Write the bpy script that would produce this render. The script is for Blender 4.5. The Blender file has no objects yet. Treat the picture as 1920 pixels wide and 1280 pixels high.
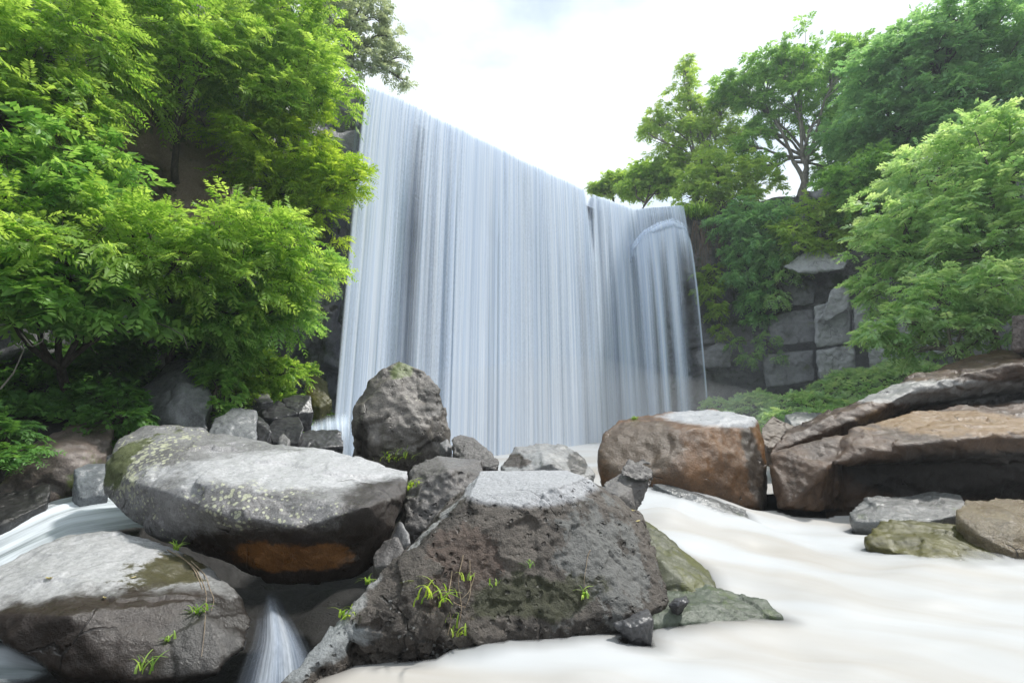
import bpy, bmesh, math, random
import numpy as np
from mathutils import Vector
from mathutils.bvhtree import BVHTree

C = bpy.context.scene
COL = C.collection
PI = math.pi

# ------------------------------------------------------------------ camera
CAM = np.array((0.0, 0.0, 1.6)); TH = math.radians(5.7); F = 1000.0
cam = bpy.data.cameras.new('camera'); cam.sensor_width = 36.0; cam.lens = 36.0 * F / 1920.0
cam.clip_start = 0.05; cam.clip_end = 2000
co = bpy.data.objects.new('camera', cam); COL.objects.link(co)
co.location = CAM; co.rotation_euler = (PI / 2 + TH, 0, 0)
C.camera = co

# ------------------------------------------------------------------ world, sun, exposure
SUN_EL, SUN_AZ = math.radians(58), math.radians(68)      # azimuth from +Y, positive = to the right
w = bpy.data.worlds.new('World'); C.world = w; w.use_nodes = True
nt = w.node_tree; nt.nodes.clear()
out = nt.nodes.new('ShaderNodeOutputWorld')
sky = nt.nodes.new('ShaderNodeTexSky'); sky.sky_type = 'NISHITA'; sky.sun_disc = False
sky.sun_elevation = SUN_EL; sky.sun_rotation = SUN_AZ; sky.air_density = 1.0; sky.dust_density = 1.5
bg1 = nt.nodes.new('ShaderNodeBackground'); bg1.inputs[1].default_value = 0.13
nt.links.new(sky.outputs[0], bg1.inputs[0])
bg2 = nt.nodes.new('ShaderNodeBackground'); bg2.inputs[0].default_value = (0.86, 0.94, 1.0, 1); bg2.inputs[1].default_value = 0.80
tc = nt.nodes.new('ShaderNodeTexCoord')
mp = nt.nodes.new('ShaderNodeMapping'); mp.inputs['Location'].default_value = (0.35, 0.0, 0.2); mp.inputs['Scale'].default_value = (1.0, 1.0, 1.9)
nt.links.new(tc.outputs['Generated'], mp.inputs[0])
nz = nt.nodes.new('ShaderNodeTexNoise'); nz.inputs['Scale'].default_value = 2.3; nz.inputs['Detail'].default_value = 7; nz.inputs['Roughness'].default_value = 0.55
nt.links.new(mp.outputs[0], nz.inputs['Vector'])
rp = nt.nodes.new('ShaderNodeValToRGB'); rp.color_ramp.elements[0].position = 0.32; rp.color_ramp.elements[1].position = 0.47
rp.color_ramp.elements[0].color = (0.38, 0.38, 0.38, 1)
nt.links.new(nz.outputs[0], rp.inputs[0])
mx = nt.nodes.new('ShaderNodeMixShader')
nt.links.new(rp.outputs[0], mx.inputs[0]); nt.links.new(bg1.outputs[0], mx.inputs[1]); nt.links.new(bg2.outputs[0], mx.inputs[2])
nt.links.new(mx.outputs[0], out.inputs[0])

sl = bpy.data.lights.new('sun', 'SUN'); sl.energy = 2.9; sl.angle = math.radians(4); sl.color = (1.0, 0.975, 0.925)
so = bpy.data.objects.new('sun', sl); COL.objects.link(so)
sd = Vector((math.sin(SUN_AZ) * math.cos(SUN_EL), math.cos(SUN_AZ) * math.cos(SUN_EL), math.sin(SUN_EL)))
so.rotation_euler = sd.to_track_quat('Z', 'Y').to_euler(); so.location = (0, 0, 30)

C.view_settings.view_transform = 'Standard'; C.view_settings.look = 'None'
C.view_settings.exposure = 0.72; C.view_settings.gamma = 1.0
try: C.view_settings.use_curve_mapping = False
except Exception: pass
C.cycles.transparent_max_bounces = 24
C.cycles.max_bounces = 8

# ------------------------------------------------------------------ helpers
CT, ST = math.cos(TH), math.sin(TH)
def ray(px, py):
    dx, dy = (px - 960) / F, (640 - py) / F
    return np.array((dx, CT - dy * ST, ST + dy * CT))
def at(px, py, Y):
    d = ray(px, py); return CAM + d * (Y / d[1])
def at_z(px, py, z):
    d = ray(px, py); return CAM + d * ((z - CAM[2]) / d[2])
def mpp(px, py, Y):                                         # metres per photo pixel there
    return Y / ray(px, py)[1] / F

def _h(i, j, k, s):
    n = (i * 374761393 + j * 668265263 + k * 2147483647 + s * 1274126177) & 0xffffffff
    n = ((n ^ (n >> 13)) * 1274126177) & 0xffffffff
    n = ((n ^ (n >> 16)) * 2246822519) & 0xffffffff
    return ((n ^ (n >> 15)) & 0xffffff) / float(0xffffff)
def vnoise(P, s=0):
    P = np.asarray(P, float); I = np.floor(P).astype(np.int64); f = P - I; f = f * f * f * (f * (f * 6 - 15) + 10)
    r = 0
    for a in (0, 1):
        for b in (0, 1):
            for c in (0, 1):
                wgt = (f[:, 0] if a else 1 - f[:, 0]) * (f[:, 1] if b else 1 - f[:, 1]) * (f[:, 2] if c else 1 - f[:, 2])
                r = r + wgt * _h(I[:, 0] + a, I[:, 1] + b, I[:, 2] + c, s)
    return r * 2 - 1
def fbm(P, o=4, s=0, g=0.5):
    P = np.asarray(P, float); r = 0; a = 1
    for k in range(o):
        r = r + a * vnoise(P * (2.03 ** k) + 17.3 * k, s + k); a *= g
    return r

def facet(P, s=0):
    """broken planes: every cell of a scattered set of points tilts its own way"""
    P = np.asarray(P, float); I = np.floor(P).astype(np.int64); best = np.full(len(P), 9.0); out = np.zeros(len(P))
    for a in (-1, 0, 1):
        for b in (-1, 0, 1):
            for c in (-1, 0, 1):
                i, j, k = I[:, 0] + a, I[:, 1] + b, I[:, 2] + c
                q = np.stack([i + _h(i, j, k, s), j + _h(i, j, k, s + 1), k + _h(i, j, k, s + 2)], 1); d = P - q; r = (d * d).sum(1)
                m = r < best; best[m] = r[m]
                t = np.stack([_h(i, j, k, s + 3), _h(i, j, k, s + 4), _h(i, j, k, s + 5)], 1) - 0.5
                v = (d * t).sum(1) * 1.6 + 0.5 * (_h(i, j, k, s + 6) - 0.5); out[m] = v[m]
    return out

def mk(name, V, Fq, mat, parent=None, attrs=None, smooth=True, origin=None):
    V = np.asarray(V, np.float32)
    if origin is not None: V = V - np.asarray(origin, np.float32)
    me = bpy.data.meshes.new(name)
    Fq = np.asarray(Fq, np.int32); k = Fq.shape[1]
    me.vertices.add(len(V)); me.vertices.foreach_set('co', V.ravel())
    me.loops.add(Fq.size); me.loops.foreach_set('vertex_index', Fq.ravel())
    me.polygons.add(len(Fq)); me.polygons.foreach_set('loop_start', np.arange(0, Fq.size, k, dtype=np.int32))
    me.polygons.foreach_set('use_smooth', np.full(len(Fq), smooth))
    me.update(calc_edges=True)
    for an, av in (attrs or {}).items():
        av = np.asarray(av, np.float32)
        if av.ndim == 1:
            a = me.attributes.new(an, 'FLOAT', 'POINT'); a.data.foreach_set('value', av)
        else:
            a = me.attributes.new(an, 'FLOAT_VECTOR', 'POINT'); a.data.foreach_set('vector', av.ravel())
    me.materials.append(mat)
    o = bpy.data.objects.new(name, me); COL.objects.link(o)
    if origin is not None and parent is None: o.location = origin
    if parent is not None: o.parent = parent
    return o
def tag(o, label=None, cat=None, group=None, kind=None):
    if label: o['label'] = label
    if cat: o['category'] = cat
    if group: o['group'] = group
    if kind: o['kind'] = kind
    return o
def empty(name, loc, label, cat, group=None):
    o = bpy.data.objects.new(name, None); COL.objects.link(o); o.location = loc; o.empty_display_size = 0.2
    return tag(o, label, cat, group)
def grid_faces(nu, nv):
    i = np.arange(nu - 1)[:, None] * nv + np.arange(nv - 1)[None, :]
    return np.stack([i, i + nv, i + nv + 1, i + 1], -1).reshape(-1, 4)

# ------------------------------------------------------------------ node helper
class N:
    def __init__(s, name):
        s.m = bpy.data.materials.new(name); s.m.use_nodes = True; s.t = s.m.node_tree; s.t.nodes.clear()
        s.out = s.t.nodes.new('ShaderNodeOutputMaterial')
    def n(s, typ, ins=None, **kw):
        x = s.t.nodes.new(typ)
        for k, v in kw.items(): setattr(x, k, v)
        for k, v in (ins or {}).items(): s.set(x.inputs[k], v)
        return x
    def set(s, sock, v):
        if hasattr(v, 'is_output') or isinstance(v, bpy.types.NodeSocket): s.t.links.new(v, sock)
        elif hasattr(v, 'outputs'): s.t.links.new(v.outputs[0], sock)
        else:
            if sock.type == 'RGBA' and len(v) == 3: v = (*v, 1)
            sock.default_value = v
    def math(s, op, a, b=0.0, c=0.0, clamp=False):
        x = s.n('ShaderNodeMath', {0: a, 1: b, 2: c}, operation=op); x.use_clamp = clamp; return x.outputs[0]
    def vmath(s, op, a, b=(0, 0, 0)):
        return s.n('ShaderNodeVectorMath', {0: a, 1: b}, operation=op)
    def scaled(s, v, k):
        x = s.n('ShaderNodeVectorMath', {0: v}, operation='SCALE'); x.inputs['Scale'].default_value = k; return x.outputs[0]
    def noise(s, vec, scale, detail=5, rough=0.55, dist=0.0):
        return s.n('ShaderNodeTexNoise', {'Vector': vec, 'Scale': scale, 'Detail': detail, 'Roughness': rough, 'Distortion': dist}).outputs[0]
    def ss(s, v, a, b, lo=0.0, hi=1.0):
        x = s.n('ShaderNodeMapRange', {0: v, 1: a, 2: b, 3: lo, 4: hi}); x.interpolation_type = 'SMOOTHSTEP'; return x.outputs[0]
    def mix(s, f, a, b):
        x = s.n('ShaderNodeMix', data_type='RGBA'); s.set(x.inputs[0], f); s.set(x.inputs[6], a); s.set(x.inputs[7], b); return x.outputs[2]
    def attr(s, name): return s.n('ShaderNodeAttribute', attribute_name=name)
    def done(s, sh): s.t.links.new(sh, s.out.inputs[0]); return s.m

# ------------------------------------------------------------------ rock material
def rock_mat(name, c1, c2, rough=(0.28, 0.55), lichen=None, lichen_col=(0.55, 0.56, 0.42), moss=None, moss_col=(0.07, 0.10, 0.02),
             pits=0.0, bump=0.35, scale=1.0, patches=(), pos=None, grain=0.5, coat=0.08, zones=()):
    """patches: (centre world, radii, colour, edge noise); positions are taken relative to the object's origin"""
    RS = 0.66
    c1 = tuple(x * RS for x in c1); c2 = tuple(x * RS for x in c2)
    n = N(name); P = n.n('ShaderNodeTexCoord').outputs['Object']
    big = n.noise(P, 1.3 * scale, 6, 0.6); mid = n.noise(P, 6 * scale, 8, 0.65); fine = n.noise(P, 38 * scale, 6, 0.7)
    col = n.mix(n.ss(big, 0.38, 0.62), c1, c2)
    col = n.mix(n.math('MULTIPLY', n.ss(mid, 0.45, 0.68), 0.6), col, tuple(x * 0.45 for x in c2))
    col = n.mix(n.math('MULTIPLY', n.ss(fine, 0.35, 0.7), grain), col, tuple(min(1, x * 1.5) for x in c1))
    spk = n.n('ShaderNodeTexNoise', {'Vector': P, 'Scale': 95.0 * scale, 'Detail': 3.0, 'Roughness': 0.6}).outputs[0]
    col = n.mix(n.math('MULTIPLY', n.ss(spk, 0.58, 0.68), 0.7), col, tuple(x * 0.3 for x in c2))
    col = n.mix(n.math('MULTIPLY', n.ss(spk, 0.40, 0.32), 0.5), col, tuple(min(1, x * 1.9) for x in c1))
    if lichen:
        wv = n.vmath('ADD', P, n.scaled(n.n('ShaderNodeTexNoise', {'Vector': P, 'Scale': 14.0}).outputs[1], 0.05)).outputs[0]
        vo = n.n('ShaderNodeTexVoronoi', {'Vector': P, 'Scale': 26.0, 'Randomness': 1.0}).outputs[0]
        msk = n.ss(n.noise(P, 2.6, 6, 0.7), 0.62 - lichen * 0.35, 0.75 - lichen * 0.35)
        for (c, r, k) in zones:
            c = np.asarray(c) - (np.zeros(3) if pos is None else np.asarray(pos))
            d = n.vmath('LENGTH', n.vmath('DIVIDE', n.vmath('SUBTRACT', P, tuple(c)), tuple(r)).outputs[0]).outputs['Value']
            d = n.math('ADD', d, n.math('MULTIPLY', n.math('SUBTRACT', n.noise(P, 4.0, 6, 0.7), 0.5), 2.4))
            msk = n.math('MAXIMUM', msk, n.math('MULTIPLY', n.ss(d, 1.2, 0.3), k))
        thr = n.math('MULTIPLY', msk, n.math('MULTIPLY', mid, 0.85))
        f = n.ss(n.math('SUBTRACT', thr, vo), -0.06, 0.06)
        col = n.mix(n.math('MULTIPLY', f, 0.9), col, lichen_col)
    dP = n.vmath('ADD', P, n.scaled(n.n('ShaderNodeTexNoise', {'Vector': P, 'Scale': 2.2, 'Detail': 5.0}).outputs[1], 0.45)).outputs[0]
    ck = n.n('ShaderNodeTexVoronoi', {'Vector': dP, 'Scale': 0.9 * scale}, feature='DISTANCE_TO_EDGE').outputs[0]
    ck = n.math('MULTIPLY', n.ss(ck, 0.010, 0.002), n.ss(n.noise(P, 1.9 * scale, 3, 0.5), 0.54, 0.62))
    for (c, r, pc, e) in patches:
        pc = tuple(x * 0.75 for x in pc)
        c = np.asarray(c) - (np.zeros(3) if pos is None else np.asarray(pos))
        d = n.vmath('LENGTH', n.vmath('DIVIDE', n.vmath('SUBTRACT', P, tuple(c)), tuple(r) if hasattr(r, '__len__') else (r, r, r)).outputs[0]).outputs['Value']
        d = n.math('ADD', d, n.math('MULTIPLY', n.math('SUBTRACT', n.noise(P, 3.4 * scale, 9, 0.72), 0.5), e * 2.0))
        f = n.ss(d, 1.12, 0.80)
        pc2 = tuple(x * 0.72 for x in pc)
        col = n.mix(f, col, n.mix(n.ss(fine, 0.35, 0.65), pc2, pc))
    if moss:
        m = n.ss(n.math('ADD', n.noise(P, 2.2 * scale, 7, 0.65), n.math('MULTIPLY', fine, 0.2)), 0.72 - moss * 0.3, 0.82 - moss * 0.3)
        col = n.mix(n.math('MULTIPLY', m, 0.9), col, n.mix(fine, tuple(x * 0.5 for x in moss_col), tuple(x * 1.5 for x in moss_col)))
    h = n.math('ADD', n.math('ADD', n.math('MULTIPLY', mid, 0.7), n.math('MULTIPLY', fine, 0.4)), n.math('MULTIPLY', spk, 0.12))
    if pits:
        v2 = n.n('ShaderNodeTexVoronoi', {'Vector': n.vmath('ADD', P, n.vmath('MULTIPLY', n.n('ShaderNodeTexNoise', {'Vector': P, 'Scale': 9.0}).outputs[1], (0.09, 0.09, 0.09)).outputs[0]).outputs[0], 'Scale': 17.0 * scale}).outputs[0]
        pm = n.math('MULTIPLY', n.ss(n.noise(P, 3.1, 4, 0.6), 0.42, 0.6), n.ss(n.n('ShaderNodeSeparateXYZ', {0: n.n('ShaderNodeNewGeometry').outputs['True Normal']}).outputs[2], 0.88, 0.7))
        pit = n.math('MULTIPLY', n.ss(v2, 0.34, 0.14), pm)
        h = n.math('SUBTRACT', h, n.math('MULTIPLY', pit, pits))
        col = n.mix(n.math('MULTIPLY', pit, 0.65), col, tuple(x * 0.25 for x in c2))
    col = n.mix(n.math('MULTIPLY', ck, 0.75), col, (0.012, 0.010, 0.009)); h = n.math('SUBTRACT', h, n.math('MULTIPLY', ck, 0.7))
    bp = n.n('ShaderNodeBump', {'Strength': bump, 'Distance': 0.06, 'Height': h})
    ro = n.n('ShaderNodeMapRange', {0: mid, 1: 0.3, 2: 0.7, 3: rough[0], 4: rough[1]}).outputs[0]
    b = n.n('ShaderNodeBsdfPrincipled', {'Base Color': col, 'Roughness': ro, 'Normal': bp.outputs[0], 'Specular IOR Level': 0.5, 'Coat Weight': coat, 'Coat Roughness': 0.32})
    return n.done(b.outputs[0])

# ------------------------------------------------------------------ leaf, wood, grass materials
def leaf_mat(name, a, b, trans=0.42, rough=0.42, tcol=None):
    n = N(name); v = n.attr('var').outputs['Fac']
    col = n.mix(v, a, b)
    tcl = n.mix(v, tuple(x * y for x, y in zip(a, (1.5, 1.45, 0.8))), tuple(min(1, x * y) for x, y in zip(b, (1.5, 1.35, 0.8))))
    p = n.n('ShaderNodeBsdfPrincipled', {'Base Color': col, 'Roughness': rough, 'Specular IOR Level': 0.35})
    t = n.n('ShaderNodeBsdfTranslucent', {'Color': tcl})
    m = n.n('ShaderNodeMixShader', {0: trans, 1: p.outputs[0], 2: t.outputs[0]})
    return n.done(m.outputs[0])
def wood_mat(name, a, b):
    n = N(name); P = n.n('ShaderNodeTexCoord').outputs['Object']
    f = n.noise(n.vmath('MULTIPLY', P, (1, 1, 0.25)).outputs[0], 18, 6, 0.7)
    bp = n.n('ShaderNodeBump', {'Strength': 0.6, 'Distance': 0.03, 'Height': f})
    p = n.n('ShaderNodeBsdfPrincipled', {'Base Color': n.mix(n.ss(f, 0.3, 0.7), a, b), 'Roughness': 0.8, 'Normal': bp.outputs[0]})
    return n.done(p.outputs[0])

LIME = leaf_mat('leaf_lime', (0.11, 0.26, 0.025), (0.48, 0.68, 0.18), 0.58)
GREEN = leaf_mat('leaf_green', (0.09, 0.24, 0.045), (0.36, 0.60, 0.18), 0.56)
YELLOW = leaf_mat('leaf_yellow_green', (0.15, 0.30, 0.02), (0.48, 0.64, 0.10), 0.58)
COOL = leaf_mat('leaf_cool_green', (0.13, 0.30, 0.14), (0.36, 0.60, 0.30), 0.58)
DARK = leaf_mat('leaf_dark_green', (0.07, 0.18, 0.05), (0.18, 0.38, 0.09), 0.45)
GREY = leaf_mat('leaf_grey_green', (0.20, 0.26, 0.19), (0.40, 0.48, 0.38), 0.5)
OLIVE = leaf_mat('leaf_olive', (0.18, 0.33, 0.06), (0.44, 0.60, 0.16), 0.58)
PALE = leaf_mat('leaf_pale_green', (0.22, 0.42, 0.17), (0.54, 0.70, 0.40), 0.55)
BARK = wood_mat('bark_dark', (0.03, 0.024, 0.02), (0.11, 0.09, 0.075))
BARK2 = wood_mat('bark_grey', (0.10, 0.09, 0.08), (0.28, 0.25, 0.21))

# ------------------------------------------------------------------ terrain
brink_px = [(688, 157), (725, 172), (760, 189), (830, 224), (920, 268), (1000, 309), (1090, 352), (1112, 363), (1150, 378), (1190, 391), (1230, 388), (1282, 384)]
ZB = 8.9
BR = np.array([at_z(x, y, ZB) for x, y in brink_px]); BRPX = np.array([p[0] for p in brink_px], float)

def path(pts, step):
    pts = np.asarray(pts, float); d = np.r_[0, np.cumsum(np.linalg.norm(np.diff(pts, axis=0), axis=1))]
    s = np.linspace(0, d[-1], max(2, int(d[-1] / step)))
    return np.stack([np.interp(s, d, pts[:, k]) for k in range(pts.shape[1])], 1), s

cl = [(13, -11, 8), (4, -13, 6.5), (-6, -12.5, 7), (-13, -7, 10), (-14.5, 0.0, 13), (-10.6, 5.0, 13), (-8.0, 8.2, 12.5), (-5.9, 10.6, 11.6), (-4.6, 12.0, 10.2), (-3.75, 12.35, 9.3)]  # loop closes behind the camera: unseen walls added to cut frontal sky light
cl += [(b[0], b[1] + 0.75, 8.8) for b in BR]
cl += [(7.3, 20.6, 9.2), (8.4, 20.5, 9.3), (10.2, 20.2, 9.3), (12.5, 18.9, 9.3), (15.2, 17.0, 9.6), (18, 13.5, 10), (20, 8, 11), (20.5, 0, 12), (18, -7, 10), (13.2, -10.8, 8)]
cp, cs = path(cl, 0.085)
# soften the corners of the rim in plan
for _ in range(40): cp[1:-1] = 0.5 * cp[1:-1] + 0.25 * (cp[:-2] + cp[2:])
tg = np.gradient(cp[:, :2], axis=0); tg /= np.linalg.norm(tg, axis=1)[:, None] + 1e-9
nrm = np.stack([tg[:, 1], -tg[:, 0]], 1)                    # towards the valley
NZ = 150
vv = np.linspace(0, 1, NZ)
S, Vv = np.meshgrid(cs, vv, indexing='ij')
rim = cp[:, 2][:, None]; Zc = -1.2 + (rim + 1.2) * Vv
Q = np.stack([S.ravel(), Zc.ravel() * 1.0, np.zeros(S.size)], 1)
wq = np.stack([Q[:, 0] + 0.5 * fbm(Q * 0.6, 3, 3), Q[:, 1] + 0.35 * fbm(Q * 0.7 + 9, 3, 5), Q[:, 2]], 1)
I = np.floor(wq[:, 1] / 1.15).astype(np.int64); J = np.floor(wq[:, 0] / 1.9 + 0.5 * (I % 2)).astype(np.int64)
blk = _h(I, J, I * 0, 11)
I2 = np.floor(wq[:, 1] / 0.42).astype(np.int64); J2 = np.floor(wq[:, 0] / 0.8 + 0.37 * (I2 % 3)).astype(np.int64)
blk2 = _h(I2, J2, I2 * 0, 12)
off = 0.55 * fbm(Q * 0.28, 4, 21) + 0.62 * (blk - 0.5) + 0.26 * (blk2 - 0.5) + 0.10 * fbm(Q * 2.2, 4, 31)
off = off.reshape(S.shape)
x0 = cp[:, 0][:, None]
# undercut of the right-hand cliff, and the hollow behind the curtain
right = np.clip((x0 - 6.6) / 1.5, 0, 1) * np.clip((14.0 - x0) / 2, 0, 1)
fall = np.clip((x0 + 4.2) / 0.6, 0, 1) * np.clip((7.4 - x0) / 0.8, 0, 1)
und = np.exp(-((Zc - 5.2) / 1.2) ** 2) * right * 0.45 + np.exp(-((Zc - 3.6) / 3.0) ** 2) * fall * 0.9
off = off * (1 - 0.75 * fall * (Vv > 0.9)) - und
lft = np.clip((-4.6 - x0) / 3, 0, 1); off = off + lft * (1 - Vv) * 1.2
XY = cp[:, None, :2] + nrm[:, None, :] * off[:, :, None]
CV = np.concatenate([XY, Zc[:, :, None]], 2)
# plateau behind the rim, in the same sheet of rock and soil
back = []
for k, dist in enumerate((0.6, 1.6, 4, 10, 30, 120)):
    bx = cp[:, :2] - nrm * dist * np.array([1, 1]) if dist < 3 else None
    if bx is None:
        cen = np.array((2.0, 8.0)); dr = cp[:, :2] - cen; dr /= np.linalg.norm(dr, axis=1)[:, None]
        bx = cp[:, :2] + dr * dist
    back.append(np.concatenate([bx, (cp[:, 2] + 0.05 + 0.02 * dist * (np.abs(cp[:, 0] - 2) > 7))[:, None]], 1))
CV = np.concatenate([CV, np.stack(back, 1)], 1)
CLIFF_MAT = rock_mat('cliff_rock', (0.34, 0.34, 0.355), (0.17, 0.168, 0.178), rough=(0.35, 0.7), coat=0.1, bump=0.8, scale=0.8, moss=0.25, moss_col=(0.045, 0.07, 0.02), grain=0.35,
                     patches=[(at(330, 330, 9.4), (1.9, 1.6, 1.7), (0.44, 0.33, 0.27), 1.0), (at(100, 210, 7.0), (1.4, 1.4, 1.0), (0.28, 0.24, 0.22), 1.2),
                              (at(1660, 640, 17.2), (2.4, 3.0, 1.6), (0.30, 0.30, 0.31), 1.0)])
cliff = mk('cliff', CV.reshape(-1, 3), grid_faces(CV.shape[0], CV.shape[1]), CLIFF_MAT)
tag(cliff, 'dark wet rock cliff enclosing the plunge pool on both sides of the falls', kind='structure')

# valley floor
gx = np.r_[-400, -150, -60, np.arange(-26, 26.01, 0.22), 60, 150, 400]; gy = np.r_[-400, -150, -50, np.arange(-12, 24, 0.22), 60, 150, 500]
GC = []                                                     # x, y, z
for x in np.arange(-3.2, 9, 0.9):
    for y in np.arange(-12, 8.0, 0.9): GC.append((x, y, -0.75))
for y in np.arange(8, 19, 1.0):
    for x in np.arange(-3.5, 6, 1.0):
        if y - 11.5 < x + 3.4 + 1: GC.append((x, y, -0.1))
for p in ((1350, 775, 13.5), (1450, 775, 12.5), (1500, 745, 14.5), (1600, 705, 16), (1700, 690, 15.5), (1560, 775, 12), (1700, 740, 12.5), (1850, 690, 12), (1420, 745, 16.5), (1350, 755, 17.5), (2000, 690, 9), (2200, 800, 7)):
    GC.append(tuple(at(*p)))
for p in ((520, 735, 9.6), (590, 745, 10.6), (450, 725, 9.0), (380, 720, 8.6), (300, 720, 8.2), (200, 740, 7.4), (100, 760, 6.8), (0, 780, 6.4), (-300, 700, 5.5), (40, 640, 8), (300, 600, 9.5), (450, 600, 10.4), (250, 640, 9)):
    GC.append(tuple(at(*p)))
for p in ((-4.3, 5.2, -0.2), (-3.9, 6.4, -0.1), (-3.6, 7.4, 0.1), (-5, 4.4, -0.3), (-6.5, 3, -0.3), (-8, 3, 1), (-9, 1, 1.5), (-8, -4, 1.0), (12, 3, 0.6), (14, 6, 1.5), (10, -2, 0), (16, 0, 1.5), (-6, -6, -0.5)): GC.append(p)
GC = np.array(GC)
GX, GY = np.meshgrid(gx, gy, indexing='ij')
def idw(X, Y, P, p=3.4):
    d = np.sqrt((X.ravel()[:, None] - P[None, :, 0]) ** 2 + (Y.ravel()[:, None] - P[None, :, 1]) ** 2) + 0.06
    ww = 1 / d ** p; return ((ww * P[None, :, 2]).sum(1) / ww.sum(1)).reshape(X.shape)
GZ = idw(GX, GY, GC)
GP = np.stack([GX.ravel(), GY.ravel(), np.zeros(GX.size)], 1)
GZ = GZ + (0.10 * fbm(GP * 1.1, 4, 77) + 0.05 * fbm(GP * 4, 3, 78)).reshape(GX.shape)
GROUND_MAT = rock_mat('ground_soil', (0.016, 0.014, 0.012), (0.008, 0.007, 0.006), rough=(0.5, 0.9), coat=0.0, bump=0.6, moss=0.0)
ground = mk('ground', np.stack([GX, GY, GZ], -1).reshape(-1, 3), grid_faces(len(gx), len(gy)), GROUND_MAT)
tag(ground, 'dark stony valley floor and river bed', kind='structure')
def ground_z(x, y):
    return float(idw(np.array([[x]]), np.array([[y]]), GC)[0, 0])

# ------------------------------------------------------------------ boulders
ROCKS = []
def boulder(name, label, hulls, mat, res=None, smooth=4, amp=0.02, freq=3.0, amp2=0.006, cat='boulder', drop=0.0, group=None, seed=0, pits=0.0, strata=0.0, dz=0.0, pf=1.0, fa=0.7, ff=2.6):
    """hulls: lists of (px, py, Y) points; each list is one convex mass, all fused to one surface"""
    bm = bmesh.new(); allp = []
    for h in hulls:
        pts = [at(*p[:3]) + np.array((0, 0, dz)) for p in h]
        if drop:
            zmin = min(p[2] for p in pts); c = np.mean(pts, 0)
            pts += [np.array((c[0] + (p[0] - c[0]) * 0.9, c[1] + (p[1] - c[1]) * 0.9, zmin - drop)) for p in pts]
        allp += pts
        vs = [bm.verts.new(p) for p in pts]
        r = bmesh.ops.convex_hull(bm, input=vs)
        bad = [g for g in r['geom_interior'] + r['geom_unused'] if isinstance(g, bmesh.types.BMVert) and g.is_valid and not g.link_faces]
        bmesh.ops.delete(bm, geom=list(set(bad)), context='VERTS')
    bmesh.ops.recalc_face_normals(bm, faces=bm.faces)
    allp = np.array(allp); ext = allp.max(0) - allp.min(0)
    if res is None: res = max(0.012, float(np.linalg.norm(ext)) / 95)
    me = bpy.data.meshes.new('tmp'); bm.to_mesh(me); bm.free()
    o = bpy.data.objects.new('tmp', me); COL.objects.link(o)
    m = o.modifiers.new('r', 'REMESH'); m.mode = 'VOXEL'; m.voxel_size = res
    m = o.modifiers.new('s', 'SMOOTH'); m.iterations = smooth; m.factor = 0.5
    dg = bpy.context.evaluated_depsgraph_get()
    me2 = bpy.data.meshes.new_from_object(o.evaluated_get(dg))
    bpy.data.objects.remove(o); bpy.data.meshes.remove(me)
    nV = len(me2.vertices); V = np.zeros(nV * 3, np.float32); me2.vertices.foreach_get('co', V); V = V.reshape(-1, 3)
    Nn = np.zeros(nV * 3, np.float32); me2.vertices.foreach_get('normal', Nn); Nn = Nn.reshape(-1, 3)
    sd_ = seed * 13 + 5
    d = amp * fa * facet(V * ff + 0.25 * np.stack([vnoise(V * 5, sd_ + 40 + q_) for q_ in range(3)], 1), sd_ + 50) + 0.7 * amp * fbm(V * freq, 4, sd_) + amp2 * fbm(V * freq * 6, 3, sd_ + 3)
    if pits:
        q = vnoise(V * 11 * pf, sd_ + 9); q2 = vnoise(V * 23 * pf, sd_ + 10)
        d = (d - pits * np.clip(q - 0.15, 0, 1) - pits * 0.6 * np.clip(q2 - 0.2, 0, 1)) * np.clip((0.95 - Nn[:, 2]) / 0.25, 0.15, 1)
    if strata:
        d = d + strata * vnoise(np.stack([V[:, 0] * 1.0, V[:, 1] * 1.0, (V[:, 2] + 0.25 * V[:, 0]) * 13], 1), sd_ + 20)
    V = V + Nn * d[:, None]
    org = np.array((V[:, 0].mean(), V[:, 1].mean(), V[:, 2].min()))
    V = V - org
    me2.vertices.foreach_set('co', V.astype(np.float32).ravel()); me2.polygons.foreach_set('use_smooth', np.full(len(me2.polygons), True)); me2.update()
    me2.name = name
    ob = bpy.data.objects.new(name, me2); COL.objects.link(ob); ob.location = org
    me2.materials.clear()
    me2.materials.append(mat(org) if callable(mat) else mat)
    tag(ob, label, cat, group); ROCKS.append(ob)
    return ob

GREYC, BRNC = (0.27, 0.265, 0.26), (0.15, 0.135, 0.125)
R_GREY = rock_mat('rock_grey', (0.27, 0.265, 0.265), (0.14, 0.135, 0.135), lichen=0.2)
R_PIT = rock_mat('rock_pitted', (0.22, 0.205, 0.195), (0.10, 0.09, 0.085), pits=0.8, bump=0.6, lichen=0.1)
R_WET = rock_mat('rock_wet_black', (0.10, 0.10, 0.105), (0.05, 0.05, 0.055), rough=(0.28, 0.5), bump=0.15, grain=0.15, coat=0.0)
R_BROWN = rock_mat('rock_brown', (0.17, 0.105, 0.06), (0.09, 0.055, 0.035), rough=(0.2, 0.45), bump=0.5)
R_DARK = rock_mat('rock_dark_brown', (0.24, 0.19, 0.165), (0.12, 0.10, 0.09), rough=(0.3, 0.55), moss=0.15)
R_OLIVE = rock_mat('rock_olive_algae', (0.115, 0.105, 0.012), (0.055, 0.055, 0.008), rough=(0.4, 0.65), bump=0.25, coat=0.0, grain=0.2)

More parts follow.
